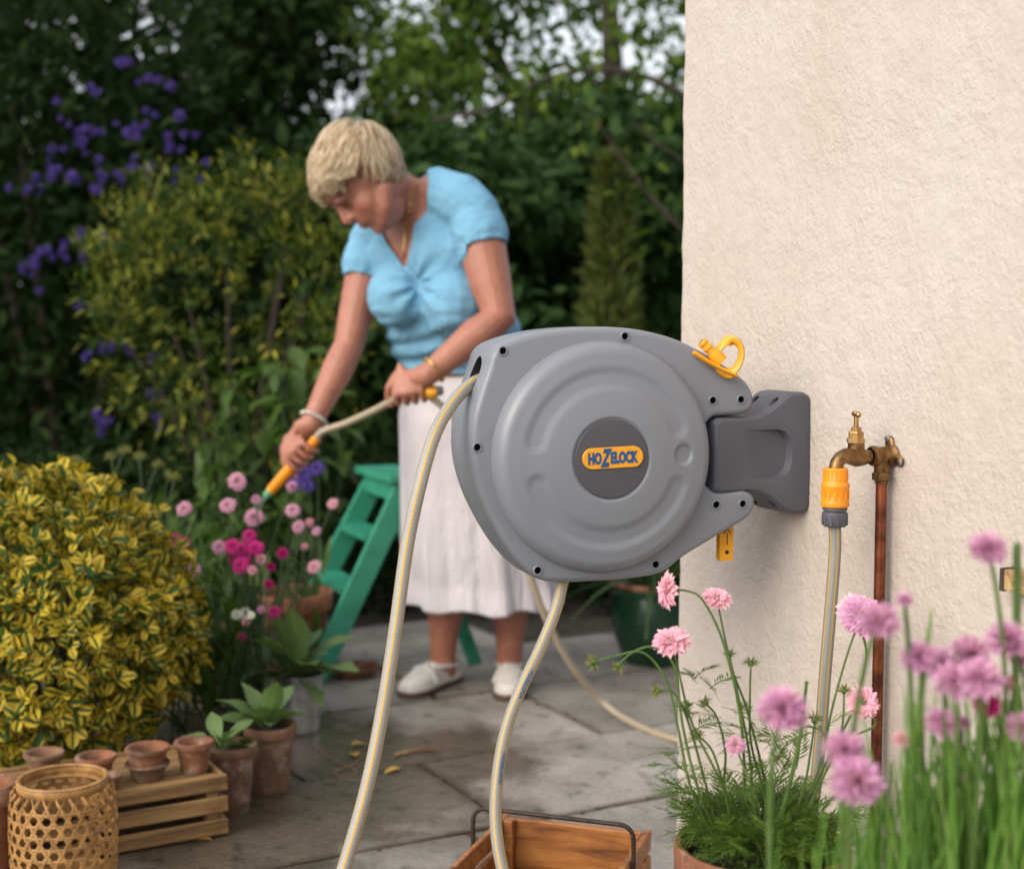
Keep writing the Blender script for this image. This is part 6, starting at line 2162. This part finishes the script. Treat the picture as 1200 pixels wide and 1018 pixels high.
scab(880, 776, 1.83, ('seed', 'seed'), .011, sb_(900), [(897, 940), (880, 870), (879, 810)])
scab(855, 766, 1.83, ('seed', 'seed'), .009, sb_(900), [(900, 940), (878, 840), (860, 790)])
scab(695, 776, 1.74, ('seed', 'seed'), .012, sb_(850), [(812, 930), (796, 860), (782, 800), (755, 765), (722, 768)], (-1, -.2, -.2))
scab(724, 780, 1.74, ('seed', 'seed'), .010, sb_(852), [(820, 930), (800, 850), (790, 780), (765, 758), (740, 765)], (-.6, -.2, -1))
scab(770, 810, 1.76, ('seed', 'seed'), .010, sb_(852), [(830, 930), (808, 850), (790, 812)], (-1, -.4, .3))
scab(817, 861, 1.76, ('seed', 'seed'), .011, sb_(870), [(850, 930), (835, 880)], (-.5, -.4, 1))
scab(826, 823, 1.80, ('seed', 'seed'), .010, sb_(880), [(850, 930), (850, 880), (840, 840)])
scab(955, 842, 1.80, ('seed', 'seed'), .012, sb_(930), [(940, 930), (950, 880)])
scab(989, 808, 1.80, ('seed', 'seed'), .010, sb_(940), [(955, 930), (985, 860)])
scab(1011, 823, 1.80, ('scab', 'pink'), .022, sb_(950), [(960, 920), (990, 870), (1025, 850), (1018, 835)], (.1, -1, .5))
scab(1010, 722, 1.85, ('scab', 'lilac'), .030, sb_(940), [(960, 900), (975, 830), (995, 760)], (0, -.9, .6))
scab(1002, 712, 1.86, ('scab', 'pink'), .022, sb_(945), [(965, 900), (1000, 830), (1015, 770), (1008, 735)], (-.2, -.7, .7))
scab(945, 800, 1.78, ('seed', 'seed'), .004, sb_(920), [(925, 920), (938, 860)], sr=.003)
def pinnate(seed):
    """Finely divided leaf: rib with narrow leaflets, length 1 along Y."""
    rs = random.Random(seed)
    V, U, F = [], [], []
    def put(arr, M):
        o_ = len(V)
        V.extend(tuple(M @ Vector(v)) for v in arr[0]); U.extend(tuple(u) for u in arr[1]); F.extend(tuple(o_ + k for k in f) for f in arr[2])
    put(leaf_arrays(.035, .45, .2, 5, .4), Matrix())
    for i in range(9):
        t = .22 + .75 * i / 9
        for s_ in (-1, 1):
            L_ = .30 * math.sin(math.pi * min(.95, .25 + .7 * t)) * rs.uniform(.8, 1.2)
            put(leaf_arrays(.16, .3, .2, 2, .6), aim((0, t * (1 - .0675 * t), -.45 * t * t), (s_ * .8, .75, rs.uniform(-.2, .3)), rs.uniform(-.4, .4), L_))
            if i in (2, 4, 6): put(leaf_arrays(.16, .3, .2, 2, .6), aim((s_ * .07, t + .05, -.45 * t * t), (s_ * .3, 1, 0), 0, L_ * .6))
    return np.array(V), np.array(U), np.array(F, dtype=np.int32)
A_PIN = [pinnate(s) for s in (1, 2, 3)]
LPN = [arr_mesh('leaf', a, L_SCAB) for a in A_PIN]
for i in range(130):
    a = random.uniform(0, 6.3); r_ = .075 * math.sqrt(random.random())
    c = PB + Vector((r_ * math.cos(a), r_ * math.sin(a), random.uniform(0, .05)))
    d = Vector((math.cos(a) * .8, math.sin(a) * .8, random.uniform(.5, 1.6))) + unit() * .3
    put_leaf(sp, random.choice(LPN), aim(c, d, random.uniform(-.6, .6), random.uniform(.05, .095)))
for px, py, Y in ((800, 905, 1.76), (792, 880, 1.76), (815, 850, 1.78), (860, 910, 1.78), (905, 870, 1.82), (890, 905, 1.8), (845, 835, 1.8), (820, 905, 1.76), (870, 870, 1.8), (905, 925, 1.8), (835, 900, 1.76), (820, 800, 1.8), (930, 900, 1.8), (955, 905, 1.8), (875, 845, 1.8), (800, 930, 1.75), (960, 860, 1.8)):
    for k in range(4):
        d = Vector((random.uniform(-1, 1), random.uniform(-.6, .6), random.uniform(-.1, 1)))
        put_leaf(sp, random.choice(LPN), aim(P(px + random.uniform(-12, 12), py + random.uniform(-12, 12), Y), d, random.uniform(-.5, .5), random.uniform(.035, .065)))
inv = sp.matrix_basis.inverted()
Ms = []
for i in range(240):
    a = random.uniform(0, 6.3); r_ = .082 * math.sqrt(random.random())
    Ms.append(inv @ aim(PB + Vector((r_ * math.cos(a), r_ * math.sin(a), random.uniform(-.01, .045))), Vector((math.cos(a) * .6, math.sin(a) * .6, random.uniform(.2, 1.2))) + unit() * .6, random.uniform(-1, 1), random.uniform(.035, .06)))
o = link('foliage', cloud_mesh('foliage', A_PIN, Ms, L_SCAB), sp); o['kind'] = 'stuff'

# ------------------------------------------------------------------ chives in a trough close to the camera
random.seed(17)
tq = Vector((.405, 1.28, 0))
CHh = .40
ch = thing('potted_chives', 'tall clump of chives with purple pompom flowers close to the camera', 'potted plant', tq)
mb = MB()
mb.box((.40, .19, CHh), Matrix.Translation(tq + Vector((0, 0, CHh / 2))))
obj('trough', modded(mb.mesh('t', [M_TERR], False), [('BEVEL', dict(width=.012, segments=3))]), [], ch)
mb = MB(); mb.box((.37, .16, .02), Matrix.Translation(tq + Vector((0, 0, CHh - .005)))); obj('soil', mb, M_SOIL, ch)
CB = tq + Vector((0, 0, CHh))
blades = []
for i in range(5):
    rs = random.uniform
    pts = [Vector((0, 0, 0))]
    bx, by = rs(-.22, .22), rs(-.22, .22)
    for k in range(1, 9):
        t = k / 8
        pts.append(Vector((bx * t * t, by * t * t, t * (1 - .25 * (bx * bx + by * by)))))
    m_ = MB(); m_.tube(pts, [.0115 * (1.05 - .85 * (k / 8) ** 1.5) for k in range(9)], 5)
    blades.append(m_.mesh('leaf', [L_CHIVE], True))
def chive_top(px):
    # height profile of the clump in the photograph
    if px < 960: return 960
    if px < 1020: return 960 - (px - 960) * 1.6
    return 862 - 75 * math.sin((px - 1020) / 180 * 1.9)
cnt = 0
inv = ch.matrix_basis.inverted()
restM = []
while cnt < 560:
    x = random.uniform(-.175, .175); y = random.uniform(-.075, .075)
    px, _ = project(CB + Vector((x, y, 0)))
    dens = sst(930, 1080, px)
    if random.random() > .12 + .88 * dens: continue
    ztop = P(px, chive_top(px) + random.uniform(-25, 110), tq.y + y).z
    h_ = max(.06, ztop - CHh) * random.uniform(.72, 1.05)
    M = Matrix.Translation(CB + Vector((x, y, -.005))) @ Matrix.Rotation(random.uniform(0, 6.28), 4, 'Z') @ Matrix.Rotation(random.gauss(0, .13), 4, 'X') @ Matrix.Diagonal((h_ * .9 if h_ < .25 else .24, h_ * .9 if h_ < .25 else .24, h_, 1))
    link('leaf', random.choice(blades), ch, inv @ M) if cnt < 300 else restM.append((random.choice(blades), inv @ M))
    cnt += 1
bm = bmesh.new()
for me, M in restM:
    c = me.copy(); c.transform(M); bm.from_mesh(c); bpy.data.meshes.remove(c)
me = bpy.data.meshes.new('foliage'); bm.to_mesh(me); bm.free(); me.materials.append(L_CHIVE)
me.polygons.foreach_set('use_smooth', [True] * len(me.polygons))
o = link('foliage', me, ch); o['kind'] = 'stuff'
for px, py, rpx, kind, Y in ((1158, 643, 20, ('pom', 'lilac'), 1.42), (1060, 702, 9, ('pom', 'lilac'), 1.42), (1030, 727, 22, ('pom', 'lilac'), 1.40), (1078, 770, 20, ('pom', 'lilac'), 1.42), (1103, 778, 20, ('pom', 'lilac'), 1.46), (1136, 766, 22, ('pom', 'lilac'), 1.48), (1181, 750, 23, ('pom', 'lilac'), 1.42),
                           (1120, 798, 24, ('pom', 'lilac'), 1.39), (1148, 796, 25, ('pom', 'lilac'), 1.37), (1157, 826, 15, ('pom', 'mag'), 1.40), (1106, 848, 20, ('pom', 'lilac'), 1.40), (1198, 852, 18, ('pom', 'lilac'), 1.38), (1057, 866, 10, ('pom', 'pink'), 1.42), (918, 831, 27, ('pom', 'lilac'), 1.40),
                           (990, 878, 23, ('pom', 'lilac'), 1.40), (1003, 915, 29, ('pom', 'lilac'), 1.36), (1134, 913, 8, ('pom', 'lilac'), 1.42), (1195, 770, 12, ('pom', 'lilac'), 1.45), (1100, 945, 10, ('seed', 'seed'), 1.4), (1182, 800, 10, ('pom', 'pink'), 1.44), (1128, 846, 8, ('pom', 'lilac'), 1.44)):
    Y -= .16
    hd_ = P(px, py, Y)
    bx = min(max(hd_.x + random.uniform(-.02, .02), tq.x - .175), tq.x + .175)
    flower(ch, hd_, Vector((bx, min(1.36, max(1.20, Y + random.uniform(-.01, .03))), CHh - .003)), kind, rpx / 1665 * Y * 1.13, (random.uniform(-.15, .15), -.25, 1), None, .0028, None, None, .85)
for px, y1 in ((1190, 640), (1193, 560)):
    pass
mb = MB()
q = P(1192, 640, 1.27); mb.tube(bez((q.x, 1.29, CHh), (q.x + .01, 1.28, .6), q, 8), [.004] * 9, 6)
obj('stem', mb, S_STEM, ch)
q = P(1092, 715, 1.27); mb = MB(); mb.tube(bez((q.x - .01, 1.29, CHh), (q.x - .02, 1.28, .55), q, 8), [.0035] * 8 + [.001], 6)
obj('leaf', mb, L_CHIVE, ch)
